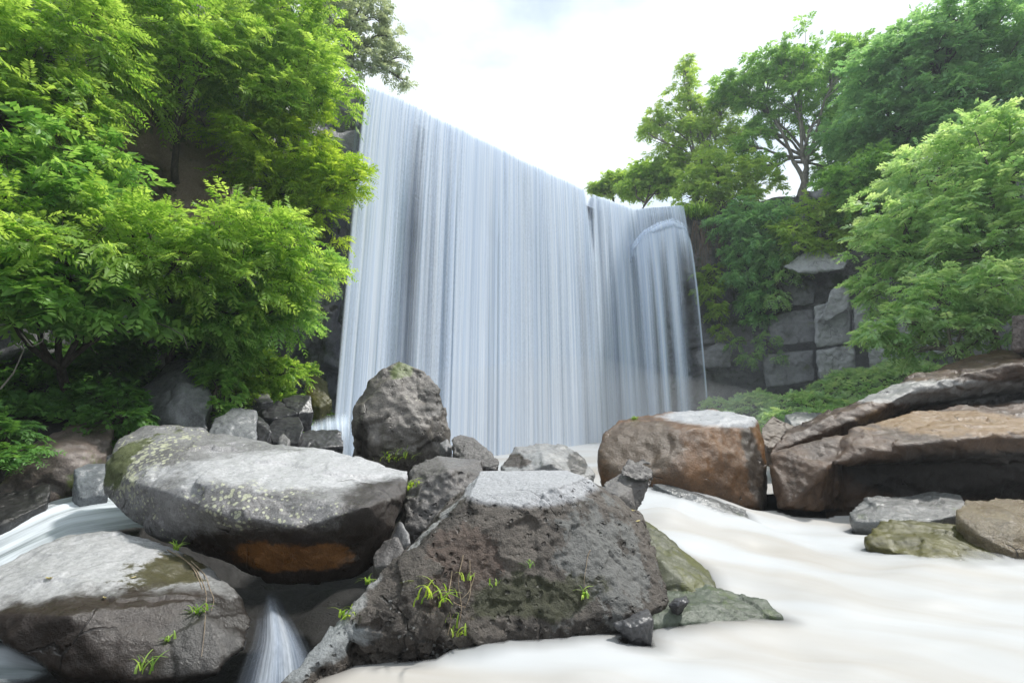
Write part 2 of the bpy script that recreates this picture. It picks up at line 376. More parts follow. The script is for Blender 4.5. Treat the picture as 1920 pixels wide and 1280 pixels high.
# front boulder: a tilted grey top, a steep pitted front, a long ridge running down to the left
front = [
    [(900, 882, 4.75), (1060, 881, 4.75), (1098, 894, 4.45), (880, 931, 4.1), (940, 953, 3.98), (975, 948, 3.98), (1045, 912, 4.15),
     (1140, 935, 4.4), (1205, 985, 4.4), (1240, 1075, 4.15), (1255, 1130, 3.95), (1195, 1150, 3.75), (1000, 1158, 3.62), (860, 1195, 3.5), (720, 1190, 3.5),
     (655, 1185, 3.52), (820, 964, 4.45), (740, 1052, 4.05), (650, 1150, 3.62), (842, 972, 4.22), (762, 1060, 3.9), (662, 1160, 3.52), (1200, 960, 5.2), (850, 1000, 4.9), (740, 1120, 4.2), (860, 1260, 3.5), (660, 1260, 3.5), (1200, 1230, 3.8)],
    [(775, 1022, 3.86), (735, 1045, 3.78), (640, 1150, 3.55), (650, 1182, 3.45), (790, 1190, 3.38), (850, 1120, 3.5), (838, 1060, 3.6), (800, 1040, 3.72), (700, 1250, 3.45), (800, 1250, 3.45)],
    [(740, 1053, 4.05), (650, 1149, 3.6), (522, 1290, 3.08), (538, 1294, 3.05), (600, 1228, 3.28), (655, 1188, 3.46), (620, 1320, 3.3), (540, 1400, 3.2), (560, 1300, 3.5), (690, 1160, 3.9)],
]
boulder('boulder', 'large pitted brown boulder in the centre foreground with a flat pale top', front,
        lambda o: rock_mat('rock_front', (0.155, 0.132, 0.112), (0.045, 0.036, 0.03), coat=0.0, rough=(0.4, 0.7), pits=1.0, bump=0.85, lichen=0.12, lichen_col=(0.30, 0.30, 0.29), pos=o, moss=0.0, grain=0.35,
                           patches=[(at(1130, 1050, 4.1), (0.36, 0.6, 0.36), (0.22, 0.22, 0.21), 3.0), (at(870, 1050, 3.8), (0.22, 0.4, 0.28), (0.13, 0.09, 0.07), 2.4)] + [(at(x_, y_, Y_), 0.105, (0.46, 0.46, 0.45), 0.35) for x_, y_, Y_ in ((872, 915, 4.3), (840, 952, 4.22), (805, 990, 4.1), (770, 1028, 3.98), (738, 1063, 3.86), (704, 1100, 3.74), (670, 1138, 3.6))] + [(at(985, 903, 4.45), (0.64, 0.85, 0.13), (0.62, 0.63, 0.66), 0.25), (at(590, 1215, 3.3), (0.35, 0.5, 0.10), (0.36, 0.38, 0.39), 0.8),  # pale spheres along the ridge and pale top: sky brightness painted in
                                    (at(1000, 1120, 3.7), (0.45, 0.4, 0.12), (0.06, 0.062, 0.028), 1.4)]),
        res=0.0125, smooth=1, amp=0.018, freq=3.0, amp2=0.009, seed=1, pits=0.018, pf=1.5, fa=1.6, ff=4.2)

big = [[(190, 925, 4.75), (200, 870, 4.9), (222, 825, 5.2), (272, 796, 5.5), (345, 800, 5.5), (560, 836, 5.4), (700, 868, 5.2), (768, 880, 5.0),
        (762, 925, 4.6), (740, 990, 4.35), (718, 1045, 4.35), (660, 1080, 4.25), (590, 1092, 4.2), (490, 1088, 4.2), (410, 1052, 4.2), (300, 1000, 4.35), (235, 978, 4.55),
        (400, 960, 3.98), (560, 990, 3.92), (690, 950, 4.05), (300, 920, 4.2), (400, 905, 4.15), (240, 900, 4.5), (700, 1000, 5.4), (300, 930, 5.7), (600, 1040, 5.2)]]
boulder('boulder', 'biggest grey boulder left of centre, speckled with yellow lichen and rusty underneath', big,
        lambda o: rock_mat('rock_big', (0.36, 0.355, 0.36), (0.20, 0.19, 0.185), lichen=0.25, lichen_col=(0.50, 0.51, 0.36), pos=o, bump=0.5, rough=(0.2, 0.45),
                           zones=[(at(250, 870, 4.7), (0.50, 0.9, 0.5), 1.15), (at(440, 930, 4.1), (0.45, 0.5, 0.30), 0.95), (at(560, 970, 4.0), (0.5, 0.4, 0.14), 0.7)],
                           patches=[(at(600, 872, 5.0), (1.45, 1.0, 0.15), (0.66, 0.66, 0.675), 0.8), (at(225, 870, 4.8), (0.16, 0.8, 0.26), (0.17, 0.19, 0.09), 2.4), (at(725, 975, 4.3), (0.40, 0.6, 0.42), (0.07, 0.058, 0.052), 0.7), (at(560, 1060, 4.1), (1.25, 0.7, 0.32), (0.05, 0.036, 0.028), 0.5),  # pale top is painted sky light, near-black underside is painted shade
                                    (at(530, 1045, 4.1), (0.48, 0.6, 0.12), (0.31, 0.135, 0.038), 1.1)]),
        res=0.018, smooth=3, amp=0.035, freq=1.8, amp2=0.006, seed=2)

low = [[(0, 1072, 3.7), (60, 1030, 4.0), (130, 1004, 4.2), (220, 996, 4.3), (330, 1030, 4.2), (400, 1072, 4.0), (450, 1115, 3.75), (472, 1160, 3.6), (455, 1215, 3.35),
        (400, 1262, 3.2), (250, 1276, 3.05), (110, 1258, 3.0), (0, 1205, 3.05), (-70, 1150, 3.2), (-60, 1090, 3.6), (60, 1140, 3.15), (230, 1140, 3.2), (350, 1120, 3.4), (120, 1150, 3.05), (300, 1150, 4.3), (50, 1120, 4.3), (200, 1330, 3.3)]]
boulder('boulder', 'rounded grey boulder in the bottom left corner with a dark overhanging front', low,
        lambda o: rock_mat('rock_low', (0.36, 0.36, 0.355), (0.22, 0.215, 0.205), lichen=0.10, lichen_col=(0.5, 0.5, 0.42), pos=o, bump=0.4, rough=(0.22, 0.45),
                           patches=[(at(170, 1060, 3.75), (0.95, 0.8, 0.16), (0.60, 0.60, 0.605), 0.8), (at(330, 1065, 3.8), (0.30, 0.4, 0.08), (0.11, 0.10, 0.05), 1.8), (at(200, 1230, 3.0), (1.15, 0.7, 0.30), (0.05, 0.036, 0.028), 0.5), (at(430, 1190, 3.35), (0.3, 0.5, 0.36), (0.035, 0.03, 0.026), 0.5)]),  # top lightened as if sky-lit, lower front darkened as painted shade
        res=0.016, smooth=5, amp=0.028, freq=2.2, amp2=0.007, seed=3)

stand = [[(664, 855, 6.9), (660, 800, 6.85), (664, 755, 6.9), (692, 716, 7.0), (720, 692, 7.1), (748, 676, 7.2), (800, 696, 7.2), (820, 722, 7.15), (826, 765, 7.05), (842, 800, 7.0), (838, 860, 6.95),
          (760, 860, 6.6), (740, 720, 6.9), (790, 800, 6.65), (700, 830, 6.62), (680, 780, 6.7), (740, 700, 8.0), (690, 850, 8.0), (820, 850, 8.0), (700, 930, 7.0), (800, 930, 7.0)]]
boulder('boulder', 'upright pointed grey boulder standing against the falls, moss on its tip', stand,
        lambda o: rock_mat('rock_stand', (0.25, 0.225, 0.20), (0.13, 0.115, 0.10), lichen=0.2, pos=o, pits=0.5, bump=0.5,
                           patches=[(at(752, 690, 7.0), (0.17, 0.5, 0.14), (0.17, 0.21, 0.07), 0.9), (at(675, 830, 6.7), (0.12, 0.4, 0.32), (0.06, 0.05, 0.042), 0.9), (at(815, 745, 6.9), (0.16, 0.4, 0.3), (0.09, 0.08, 0.07), 1.2)]),
        smooth=4, amp=0.06, freq=2.4, amp2=0.012, seed=4, pits=0.03)

boulder('boulder', 'dark pitted boulder wedged between the lichen speckled boulder and the centre one',
        [[(772, 880, 5.3), (820, 852, 5.5), (905, 862, 5.5), (912, 890, 5.2), (860, 940, 4.8), (800, 990, 4.7), (760, 985, 4.75), (752, 930, 4.95), (840, 880, 4.95), (800, 1040, 5.0), (900, 960, 5.3)]],
        R_PIT, smooth=3, amp=0.04, freq=3, amp2=0.012, seed=5, drop=0.2, pits=0.035)
boulder('rock', 'ribbed dark rock like a fallen log beside the upright boulder',
        [[(846, 822, 6.3), (862, 814, 6.4), (890, 820, 6.3), (915, 842, 6.1), (936, 870, 5.9), (930, 880, 5.8), (880, 868, 5.9), (850, 850, 6.1), (900, 850, 6.6)]],
        R_PIT, smooth=3, amp=0.02, freq=5, amp2=0.008, seed=6, cat='rock', drop=0.12, pits=0.03)
boulder('rock', 'small smooth round rock at the right foot of the upright boulder',
        [[(823, 830, 6.4), (838, 822, 6.45), (848, 836, 6.4), (846, 856, 6.3), (826, 858, 6.3), (836, 845, 6.2), (838, 845, 6.8)]], R_GREY, smooth=5, amp=0.01, seed=7, cat='rock', drop=0.1)
boulder('boulder', 'pale domed boulder streaked with black behind the flat topped one',
        [[(938, 872, 6.1), (965, 842, 6.4), (1010, 827, 6.6), (1055, 834, 6.6), (1095, 858, 6.3), (1118, 885, 6.0), (1100, 905, 5.8), (950, 890, 5.8), (1030, 870, 5.75), (1030, 850, 7.2)]],
        lambda o: rock_mat('rock_dome', (0.42, 0.42, 0.42), (0.24, 0.235, 0.23), pos=o, bump=0.4, patches=[(at(1085, 870, 6.0), (0.12, 0.5, 0.12), (0.07, 0.065, 0.06), 1.6), (at(965, 865, 6.0), (0.2, 0.4, 0.07), (0.11, 0.09, 0.075), 1.4)]),
        smooth=6, amp=0.03, amp2=0.008, seed=8, drop=0.25)
boulder('rock', 'stump shaped rock leaning right with a flat round speckled end, above the chute',
        [[(1162, 880, 5.5), (1180, 858, 5.6), (1212, 860, 5.6), (1230, 880, 5.5), (1222, 900, 5.4), (1190, 902, 5.35), (1165, 892, 5.4)],
         [(1165, 885, 5.55), (1222, 900, 5.45), (1208, 945, 5.35), (1190, 965, 5.3), (1140, 920, 5.3), (1130, 905, 5.4), (1150, 960, 5.3), (1180, 930, 5.75)]],
        R_PIT, smooth=3, amp=0.015, freq=4, amp2=0.008, seed=9, cat='rock', pits=0.03)
boulder('rock', 'small mossy round rock under the leaning stump shaped rock',
        [[(1128, 915, 5.1), (1160, 902, 5.2), (1185, 915, 5.1), (1192, 950, 5.0), (1150, 965, 4.9), (1130, 950, 5.0), (1160, 930, 4.85), (1160, 940, 5.4)]], R_PIT, smooth=4, amp=0.02, seed=10, cat='rock', drop=0.1)

block = [[(1118, 850, 7.6), (1130, 812, 7.9), (1160, 786, 8.2), (1195, 780, 8.4), (1340, 764, 9.3), (1420, 785, 8.6), (1436, 850, 7.9), (1440, 900, 7.7), (1432, 945, 7.4), (1330, 950, 7.25), (1295, 925, 7.1), (1180, 895, 7.2), (1122, 880, 7.5),
          (1262, 800, 7.75), (1282, 812, 7.4), (1300, 802, 7.45), (1410, 785, 8.1), (1280, 880, 7.1), (1230, 800, 7.9), (1400, 860, 7.5), (1150, 850, 8.8), (1420, 900, 8.8)]]
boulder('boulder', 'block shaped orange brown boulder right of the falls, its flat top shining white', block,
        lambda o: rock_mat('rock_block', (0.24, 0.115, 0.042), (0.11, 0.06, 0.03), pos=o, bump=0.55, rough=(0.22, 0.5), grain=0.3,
                           patches=[(at(1340, 783, 8.4), (0.85, 1.2, 0.14), (0.62, 0.63, 0.66), 0.35), (at(1200, 840, 7.6), (0.6, 0.7, 0.5), (0.16, 0.11, 0.07), 0.8), (at(1420, 880, 7.6), (0.22, 0.6, 0.7), (0.075, 0.055, 0.04), 0.8)][::-1]),  # white patch on the flat top is sky sheen put into the colour
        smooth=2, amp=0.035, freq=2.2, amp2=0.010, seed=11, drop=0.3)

huge = [[(1442, 850, 7.7), (1470, 815, 7.9), (1560, 800, 8.1), (1640, 772, 8.1), (1700, 738, 8.3), (1740, 716, 8.5), (1470, 808, 8.3), (1560, 790, 8.7), (1650, 752, 9.0), (1720, 702, 9.5), (1470, 850, 7.9), (1640, 800, 8.2), (1740, 745, 8.6), (1500, 870, 8.6), (1740, 760, 9.6)],
        [(1700, 738, 8.35), (1800, 700, 8.5), (1940, 676, 8.6), (2120, 668, 8.7), (1720, 702, 9.5), (1800, 674, 9.8), (1940, 646, 10.0), (2120, 640, 10), (1700, 760, 8.6), (1800, 722, 8.7), (1940, 704, 8.8), (2120, 700, 8.9), (1940, 740, 10)],
        [(1560, 800, 8.7), (1740, 730, 9.2), (2120, 700, 9.3), (2120, 960, 9.3), (1560, 960, 8.7), (2120, 900, 10.5), (1700, 900, 10.2), (1700, 720, 10)],
        [(1592, 806, 7.6), (1700, 775, 8.0), (1800, 760, 8.4), (1960, 752, 8.7), (2120, 752, 8.8), (2120, 826, 6.7), (1960, 800, 6.9), (1900, 806, 6.85), (1830, 822, 6.8), (1760, 822, 6.95), (1690, 836, 6.95), (1600, 838, 7.15), (1560, 870, 7.1), (1600, 870, 7.2), (1800, 862, 7.1), (2120, 862, 7.0), (1900, 860, 8.8), (2120, 860, 8.8)],
        [(1440, 845, 7.6), (1500, 835, 7.6), (1590, 815, 7.6), (1545, 880, 7.0), (1480, 948, 7.0), (1455, 955, 7.2), (1448, 900, 7.4), (1540, 958, 7.1), (1600, 955, 7.6), (1580, 880, 7.4), (1560, 900, 8.6)],
        [(1540, 880, 7.5), (1700, 860, 7.35), (2120, 850, 7.3), (2120, 985, 7.9), (1650, 990, 7.7), (1545, 975, 7.5), (1800, 900, 8.8), (2120, 900, 9)]]
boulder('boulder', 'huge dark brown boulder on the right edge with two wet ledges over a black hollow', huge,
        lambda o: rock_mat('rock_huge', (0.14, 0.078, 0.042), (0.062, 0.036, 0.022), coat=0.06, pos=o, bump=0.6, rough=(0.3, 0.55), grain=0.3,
                           patches=[(at(1700, 735, 8.8), (2.2, 1.2, 0.20), (0.42, 0.41, 0.40), 0.7), (at(1800, 790, 7.4), (1.2, 1.0, 0.20), (0.30, 0.18, 0.08), 0.8), (at(1850, 885, 7.4), (2.1, 1.5, 0.40), (0.03, 0.022, 0.018), 0.35), (at(1860, 735, 9.0), (1.6, 0.9, 0.20), (0.055, 0.04, 0.032), 0.4)][::-1]),  # pale ridge and golden ledge: painted highlights; hollow and recess: painted shade
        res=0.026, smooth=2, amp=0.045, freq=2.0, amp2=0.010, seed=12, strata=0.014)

boulder('boulder', 'flat grey wet slab lying in the water under the black hollow',
        [[(1588, 958, 6.6), (1625, 935, 6.8), (1740, 920, 7.0), (1800, 925, 6.8), (1825, 960, 6.3), (1700, 985, 6.1), (1600, 975, 6.4), (1720, 940, 6.6)]],
        lambda o: rock_mat('rock_slab_grey', (0.22, 0.225, 0.22), (0.13, 0.13, 0.125), pos=o, rough=(0.15, 0.35), bump=0.5, moss=0.2), smooth=5, amp=0.03, seed=13, drop=0.3, strata=0.008)
boulder('boulder', 'olive green algae covered boulder half under the white water on the right',
        [[(1620, 995, 5.75), (1650, 968, 6.0), (1720, 966, 6.1), (1800, 972, 6.0), (1860, 1010, 5.6), (1880, 1045, 5.2), (1800, 1058, 5.0), (1700, 1030, 5.3), (1630, 1012, 5.6), (1760, 1000, 5.5)]],
        R_OLIVE, smooth=7, amp=0.03, seed=14, drop=0.3, dz=-0.05)
boulder('boulder', 'layered tan boulder at the right edge of the water with dark cracks across it',
        [[(1790, 950, 5.9), (1810, 934, 6.1), (1870, 932, 6.2), (1990, 940, 6.2), (2000, 1040, 5.2), (1900, 1035, 5.2), (1830, 1000, 5.5), (1800, 975, 5.7), (1900, 980, 5.4), (1900, 960, 5.6)]],
        lambda o: rock_mat('rock_tan', (0.30, 0.24, 0.15), (0.17, 0.12, 0.065), pos=o, rough=(0.15, 0.4), bump=0.7), smooth=3, amp=0.025, seed=15, drop=0.3, strata=0.02)
boulder('boulder', 'long grey slab sloping down behind the chute to the white water',
        [[(1222, 905, 7.1), (1260, 908, 7.2), (1400, 955, 6.9), (1408, 975, 6.5), (1350, 975, 6.4), (1240, 915, 6.9), (1300, 925, 6.8)]],
        lambda o: rock_mat('rock_chute', (0.20, 0.21, 0.215), (0.12, 0.12, 0.12), pos=o, rough=(0.15, 0.4), moss=0.15), smooth=4, amp=0.02, seed=16, drop=0.25)
boulder('boulder', 'green mossy wet slab between the centre boulder and the chute, water running over it',
        [[(1205, 960, 5.2), (1225, 985, 5.2), (1330, 1055, 4.7), (1345, 1085, 4.3), (1260, 1060, 4.3), (1215, 1010, 4.6), (1240, 1100, 4.2), (1320, 1110, 4.15)]],
        lambda o: rock_mat('rock_mossy', (0.13, 0.135, 0.08), (0.06, 0.07, 0.03), pos=o, rough=(0.35, 0.6), coat=0.05, moss=0.6, moss_col=(0.075, 0.08, 0.01)), smooth=6, amp=0.025, seed=17, drop=0.3, dz=-0.06)
boulder('boulder', 'low green rock ledge awash at the right foot of the centre boulder',
        [[(1230, 1085, 4.25), (1330, 1078, 4.3), (1430, 1105, 4.15), (1465, 1138, 3.95), (1380, 1148, 3.9), (1270, 1150, 3.85), (1220, 1150, 3.8), (1330, 1110, 4.0)]],
        lambda o: rock_mat('rock_awash', (0.115, 0.14, 0.10), (0.055, 0.07, 0.04), pos=o, rough=(0.35, 0.6), coat=0.05, moss=0.4, moss_col=(0.06, 0.085, 0.025)), smooth=7, amp=0.03, seed=18, drop=0.3, dz=-0.07)
boulder('rock', 'small dark pointed rock poking out of the white water at the centre boulder',
        [[(1152, 1170, 3.62), (1185, 1160, 3.70), (1214, 1141, 3.78), (1226, 1160, 3.64), (1190, 1176, 3.56), (1202, 1158, 3.62), (1210, 1160, 4.0), (1180, 1210, 3.6), (1220, 1210, 3.6), (1200, 1210, 3.9)]], R_WET, smooth=1, amp=0.012, freq=8, seed=19, cat='rock', res=0.008)
boulder('rock', 'tiny black rock in the shallow green water right of the centre boulder',
        [[(1252, 1134, 3.85), (1264, 1122, 3.9), (1288, 1118, 3.95), (1294, 1128, 3.85), (1270, 1138, 3.80), (1275, 1126, 3.82), (1280, 1122, 4.1), (1270, 1160, 3.9)]], R_WET, smooth=1, amp=0.012, freq=9, seed=20, cat='rock', res=0.007)
boulder('rock', 'broken angular grey rock in the gap left of the centre ridge, upper of two',
        [[(735, 1010, 4.35), (750, 975, 4.4), (768, 1000, 4.3), (770, 1020, 4.2), (740, 1030, 4.25), (755, 1010, 4.5)]], R_GREY, smooth=2, amp=0.012, seed=21, cat='rock', drop=0.15)
boulder('rock', 'broken angular grey rock in the gap left of the centre ridge, lower of two',
        [[(696, 1040, 4.15), (720, 1012, 4.25), (745, 1008, 4.2), (758, 1030, 4.1), (735, 1060, 4.0), (700, 1062, 4.05), (730, 1040, 4.4)]], R_PIT, smooth=2, amp=0.015, seed=22, cat='rock', drop=0.2)

# left bank
boulder('boulder', 'shadowed brown boulder at the far left edge above the stream',
        [[(-40, 800, 6.4), (60, 760, 6.9), (120, 765, 7.0), (190, 768, 6.9), (214, 800, 6.7), (205, 850, 6.3), (150, 885, 6.0), (90, 940, 5.8), (0, 920, 5.7), (-60, 930, 5.7), (100, 850, 5.9), (160, 850, 7.5)]],
        R_DARK, smooth=4, amp=0.06, freq=2, amp2=0.012, seed=23, drop=0.4)
boulder('boulder', 'smooth dark grey boulder under the foliage on the left bank, higher than the rest',
        [[(245, 745, 7.6), (290, 700, 7.9), (335, 665, 8.2), (365, 680, 8.1), (395, 740, 7.7), (390, 790, 7.3), (330, 800, 7.2), (260, 765, 7.4), (340, 730, 7.4), (330, 740, 8.8)]],
        rock_mat('rock_shade', (0.26, 0.27, 0.28), (0.14, 0.14, 0.145), rough=(0.25, 0.5), lichen=0.08), smooth=4, amp=0.05, seed=24, drop=0.5)
boulder('boulder', 'tilted flat grey slab beside the pile of wet black rocks on the left bank',
        [[(388, 815, 7.0), (400, 785, 7.3), (440, 765, 7.6), (480, 770, 7.6), (482, 828, 7.0), (400, 830, 6.9), (440, 790, 7.2), (440, 800, 8)]],
        rock_mat('rock_slab_pale', (0.30, 0.31, 0.325), (0.21, 0.215, 0.225), rough=(0.2, 0.4)), smooth=3, amp=0.02, seed=25, drop=0.4, strata=0.006)
boulder('boulder', 'grey block half in the stream against the left end of the lichen speckled boulder',
        [[(140, 880, 5.7), (165, 868, 5.9), (200, 866, 5.9), (205, 925, 5.6), (150, 935, 5.5), (138, 920, 5.6), (175, 890, 6.2)]], rock_mat('rock_block_blue', (0.24, 0.26, 0.28), (0.17, 0.18, 0.19), rough=(0.2, 0.4)), smooth=3, amp=0.02, seed=26, drop=0.3)
boulder('boulder', 'black angular rock jutting in from the left edge over the stream',
        [[(-80, 935, 5.2), (0, 938, 5.3), (60, 915, 5.5), (95, 908, 5.6), (92, 940, 5.4), (0, 985, 5.0), (-80, 1000, 4.9), (30, 940, 5.9)]], rock_mat('rock_black', (0.035, 0.033, 0.033), (0.02, 0.02, 0.02)), smooth=2, amp=0.02, seed=27, drop=0.1)
pile = [
    ('long tilted slab on top of the wet rock pile left of the falls', [(430, 712, 9.2), (455, 708, 9.3), (505, 740, 9.0), (512, 752, 8.8), (490, 755, 8.7), (440, 730, 8.9), (470, 725, 9.4)], R_GREY),
    ('upright wedge rock at the back of the wet pile under the ferns', [(452, 700, 9.6), (470, 696, 9.7), (505, 730, 9.4), (480, 735, 9.3), (460, 720, 9.9)], R_DARK),
    ('broad dark wet rock in the middle of the pile left of the falls', [(490, 770, 8.7), (520, 750, 8.9), (550, 760, 8.8), (558, 775, 8.6), (510, 785, 8.4), (495, 782, 8.5), (525, 765, 9.2)], R_WET),
    ('glossy black rock at the right end of the pile beside the ledge cascade', [(530, 748, 9.0), (560, 738, 9.1), (582, 742, 9.0), (588, 772, 8.8), (560, 775, 8.6), (535, 760, 8.8), (560, 755, 9.4)], R_WET),
    ('squat black rock low in the pile with a flat shiny top', [(500, 800, 8.2), (515, 785, 8.4), (560, 780, 8.5), (570, 800, 8.2), (560, 830, 8.0), (510, 828, 8.0), (535, 795, 8.7)], R_WET),
    ('narrow leaning black rock at the left front of the pile', [(480, 790, 8.0), (470, 772, 8.2), (495, 785, 8.2), (510, 810, 7.9), (500, 832, 7.8), (484, 828, 7.8), (490, 800, 8.4)], R_WET),
    ('small pale triangular rock at the foot of the wet black pile', [(522, 820, 7.8), (532, 812, 7.9), (545, 826, 7.8), (538, 838, 7.7), (524, 838, 7.7), (533, 825, 8.0)], R_GREY),
    ('flat black rock directly beneath the ledge cascade', [(545, 815, 8.3), (580, 805, 8.5), (640, 808, 8.6), (645, 835, 8.3), (600, 840, 8.1), (548, 838, 8.1), (600, 815, 9.1)], R_WET),
    ('brown rock under green moss at the left foot of the falls', [(570, 720, 10.4), (590, 700, 10.6), (615, 715, 10.6), (622, 755, 10.4), (600, 765, 10.2), (575, 760, 10.2), (600, 730, 11)], R_OLIVE),
]
for i, (lb, h, m) in enumerate(pile):
    boulder('rock', lb, [h], m, smooth=2, amp=0.025, freq=3.5, amp2=0.004, seed=30 + i, cat='rock', drop=0.3)

# far right
boulder('rock', 'tilted brown rock behind the orange block, at the foot of the green bank', [[(1426, 800, 9.6), (1448, 780, 9.9), (1490, 800, 9.7), (1500, 830, 9.4), (1440, 840, 9.2), (1430, 830, 9.3), (1460, 800, 10.3)]],
        rock_mat('rock_tan_far', (0.17, 0.125, 0.09), (0.12, 0.09, 0.065), rough=(0.5, 0.7), grain=0.15, bump=0.2, coat=0.0), smooth=2, amp=0.03, seed=45, cat='rock', drop=0.3)
boulder('rock', 'grey block behind the orange boulder, beside a tilted brown rock', [[(1470, 775, 10.6), (1540, 772, 10.8), (1575, 785, 10.4), (1560, 805, 10.0), (1490, 808, 10.0), (1480, 790, 10.2), (1520, 780, 11.2)]],
        rock_mat('rock_grey_far', (0.20, 0.21, 0.205), (0.14, 0.145, 0.14)), smooth=2, amp=0.03, seed=46, cat='rock', drop=0.3)
boulder('rock', 'rough square rock standing on the huge boulder at the right edge', [[(1898, 655, 8.9), (1900, 592, 9.0), (1960, 590, 9.0), (1960, 655, 8.9), (1905, 655, 9.6), (1910, 595, 9.6), (1960, 640, 9.6)]],
        rock_mat('rock_post', (0.20, 0.16, 0.14), (0.10, 0.08, 0.07), pits=0.6, bump=0.8), smooth=2, amp=0.04, freq=4, amp2=0.015, seed=47, cat='rock', drop=0.05)
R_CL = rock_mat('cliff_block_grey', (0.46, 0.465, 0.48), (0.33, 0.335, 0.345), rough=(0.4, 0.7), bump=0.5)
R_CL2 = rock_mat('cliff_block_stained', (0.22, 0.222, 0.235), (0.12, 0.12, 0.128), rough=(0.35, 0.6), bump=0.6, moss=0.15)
cb = [('broad grey ledge block in the middle of the dark recess', [(1440, 590, 18.9), (1525, 578, 18.3), (1530, 640, 18.2), (1445, 650, 18.8), (1450, 590, 20), (1525, 590, 20), (1528, 640, 20)]),
      ('low grey ledge block between the recess and the green bank', [(1430, 665, 18.8), (1525, 655, 18.0), (1530, 712, 17.9), (1435, 728, 18.6), (1440, 670, 20), (1525, 665, 19.5), (1528, 710, 19.5)]),
      ('stained block high in the recess under the hanging shrubs', [(1440, 510, 18.9), (1500, 515, 18.6), (1530, 530, 18.3), (1525, 570, 18.3), (1440, 580, 18.9), (1450, 520, 20), (1525, 540, 20)]),
      ('tall pale grey cliff block on the right, split by a horizontal crack', [(1528, 575, 17.4), (1590, 560, 17.4), (1598, 640, 17.2), (1530, 652, 17.2), (1530, 580, 19), (1595, 565, 19), (1598, 640, 19)]),
      ('lower pale grey cliff block under the tall one, just above the green bank', [(1532, 658, 17.1), (1598, 646, 17.1), (1606, 700, 16.9), (1536, 712, 16.9), (1534, 660, 19), (1600, 650, 19), (1604, 710, 19)]),
      ('small wedge shaped cliff block leaning above the tall pale one', [(1535, 600, 17.0), (1560, 545, 17.2), (1592, 530, 17.3), (1590, 580, 17.1), (1550, 605, 17.0), (1570, 560, 18.4)]),
      ('jutting slab overhang at the top of the dark recess', [(1470, 500, 17.9), (1500, 478, 17.9), (1560, 462, 17.5), (1592, 485, 17.2), (1580, 505, 17.1), (1500, 512, 17.5), (1520, 490, 19.5), (1590, 490, 19)]),
      ('narrow upright cliff block right of the wedge, beside the leafy tree', [(1598, 575, 16.9), (1622, 560, 16.9), (1628, 610, 16.8), (1602, 622, 16.8), (1610, 570, 18), (1625, 610, 18)]),
      ('wide shaded grey cliff block behind the lowest leafy branches', [(1625, 600, 16.6), (1760, 585, 16.0), (1790, 660, 15.8), (1630, 690, 16.4), (1640, 600, 18), (1780, 600, 17.6), (1770, 670, 17.5)]),
      ('dark block at the foot of the recess beside the thin right strand of water', [(1300, 660, 19.6), (1350, 640, 19.4), (1372, 650, 19.2), (1374, 690, 19.2), (1310, 690, 19.4), (1340, 660, 20.6)])]
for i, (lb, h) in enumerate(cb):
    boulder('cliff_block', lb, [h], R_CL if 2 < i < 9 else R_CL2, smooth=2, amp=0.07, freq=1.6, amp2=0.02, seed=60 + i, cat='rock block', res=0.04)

# ------------------------------------------------------------------ water
def water_mat(name, white, tan, streak=(0.35, 2.2), dark=None, alpha_attr='thick', rough=0.45, contrast=1.0):
    n = N(name); fl = n.attr('flow').outputs['Vector']
    a = n.noise(n.vmath('MULTIPLY', fl, (streak[0], streak[1], 1)).outputs[0], 1.0, 5, 0.5, 0.4)
    b = n.noise(n.vmath('MULTIPLY', fl, (streak[0] * 3.0, streak[1] * 3.5, 1)).outputs[0], 1.0, 4, 0.5)
    f = n.ss(n.math('ADD', n.math('MULTIPLY', a, 0.78), n.math('MULTIPLY', b, 0.22)), 0.38, 0.72)
    col = n.mix(f, white, tan)
    if dark: col = n.mix(n.ss(b, 0.5, 0.72), col, dark)
    al = n.attr(alpha_attr).outputs['Fac']
    bp = n.n('ShaderNodeBump', {'Strength': 0.3 * contrast, 'Distance': 0.08, 'Height': a})
    d = n.n('ShaderNodeBsdfPrincipled', {'Base Color': col, 'Roughness': rough, 'Specular IOR Level': 0.2, 'Normal': bp.outputs[0]})
    t = n.n('ShaderNodeBsdfTransparent')
    m = n.n('ShaderNodeMixShader', {0: al, 1: t.outputs[0], 2: d.outputs[0]})
    return n.done(m.outputs[0])
FOAM = water_mat('white_water', (0.50, 0.515, 0.53), (0.385, 0.345, 0.295), streak=(0.15, 0.75))
STREAM = water_mat('stream_water', (0.70, 0.75, 0.80), (0.16, 0.19, 0.19), streak=(0.5, 5.0), rough=0.25)

trees_bvh = []
for o in ROCKS:
    M = np.array(o.location); me = o.data
    V = np.zeros(len(me.vertices) * 3, np.float32); me.vertices.foreach_get('co', V); V = V.reshape(-1, 3) + M
    trees_bvh.append((V.min(0), V.max(0), BVHTree.FromPolygons([tuple(v) for v in V], [tuple(p.vertices) for p in me.polygons])))
def rock_top(x, y, ztop=6.0):
    best = -9
    for lo, hi, b in trees_bvh:
        if lo[0] <= x <= hi[0] and lo[1] <= y <= hi[1]:
            h = b.ray_cast(Vector((x, y, ztop)), Vector((0, 0, -1)))
            if h[0] is not None: best = max(best, h[0].z)
    return best
def thickness(V, lo=0.0, hi=0.09, lo_a=0.0, hmax=0.45):
    a = np.ones(len(V))
    for i, v in enumerate(V):
        r = rock_top(v[0], v[1])
        if r > -5: a[i] = lo_a + (1 - lo_a) * min(1, max(0, (v[2] - r - lo) / (hi - lo)))
    return a * a * (3 - 2 * a)

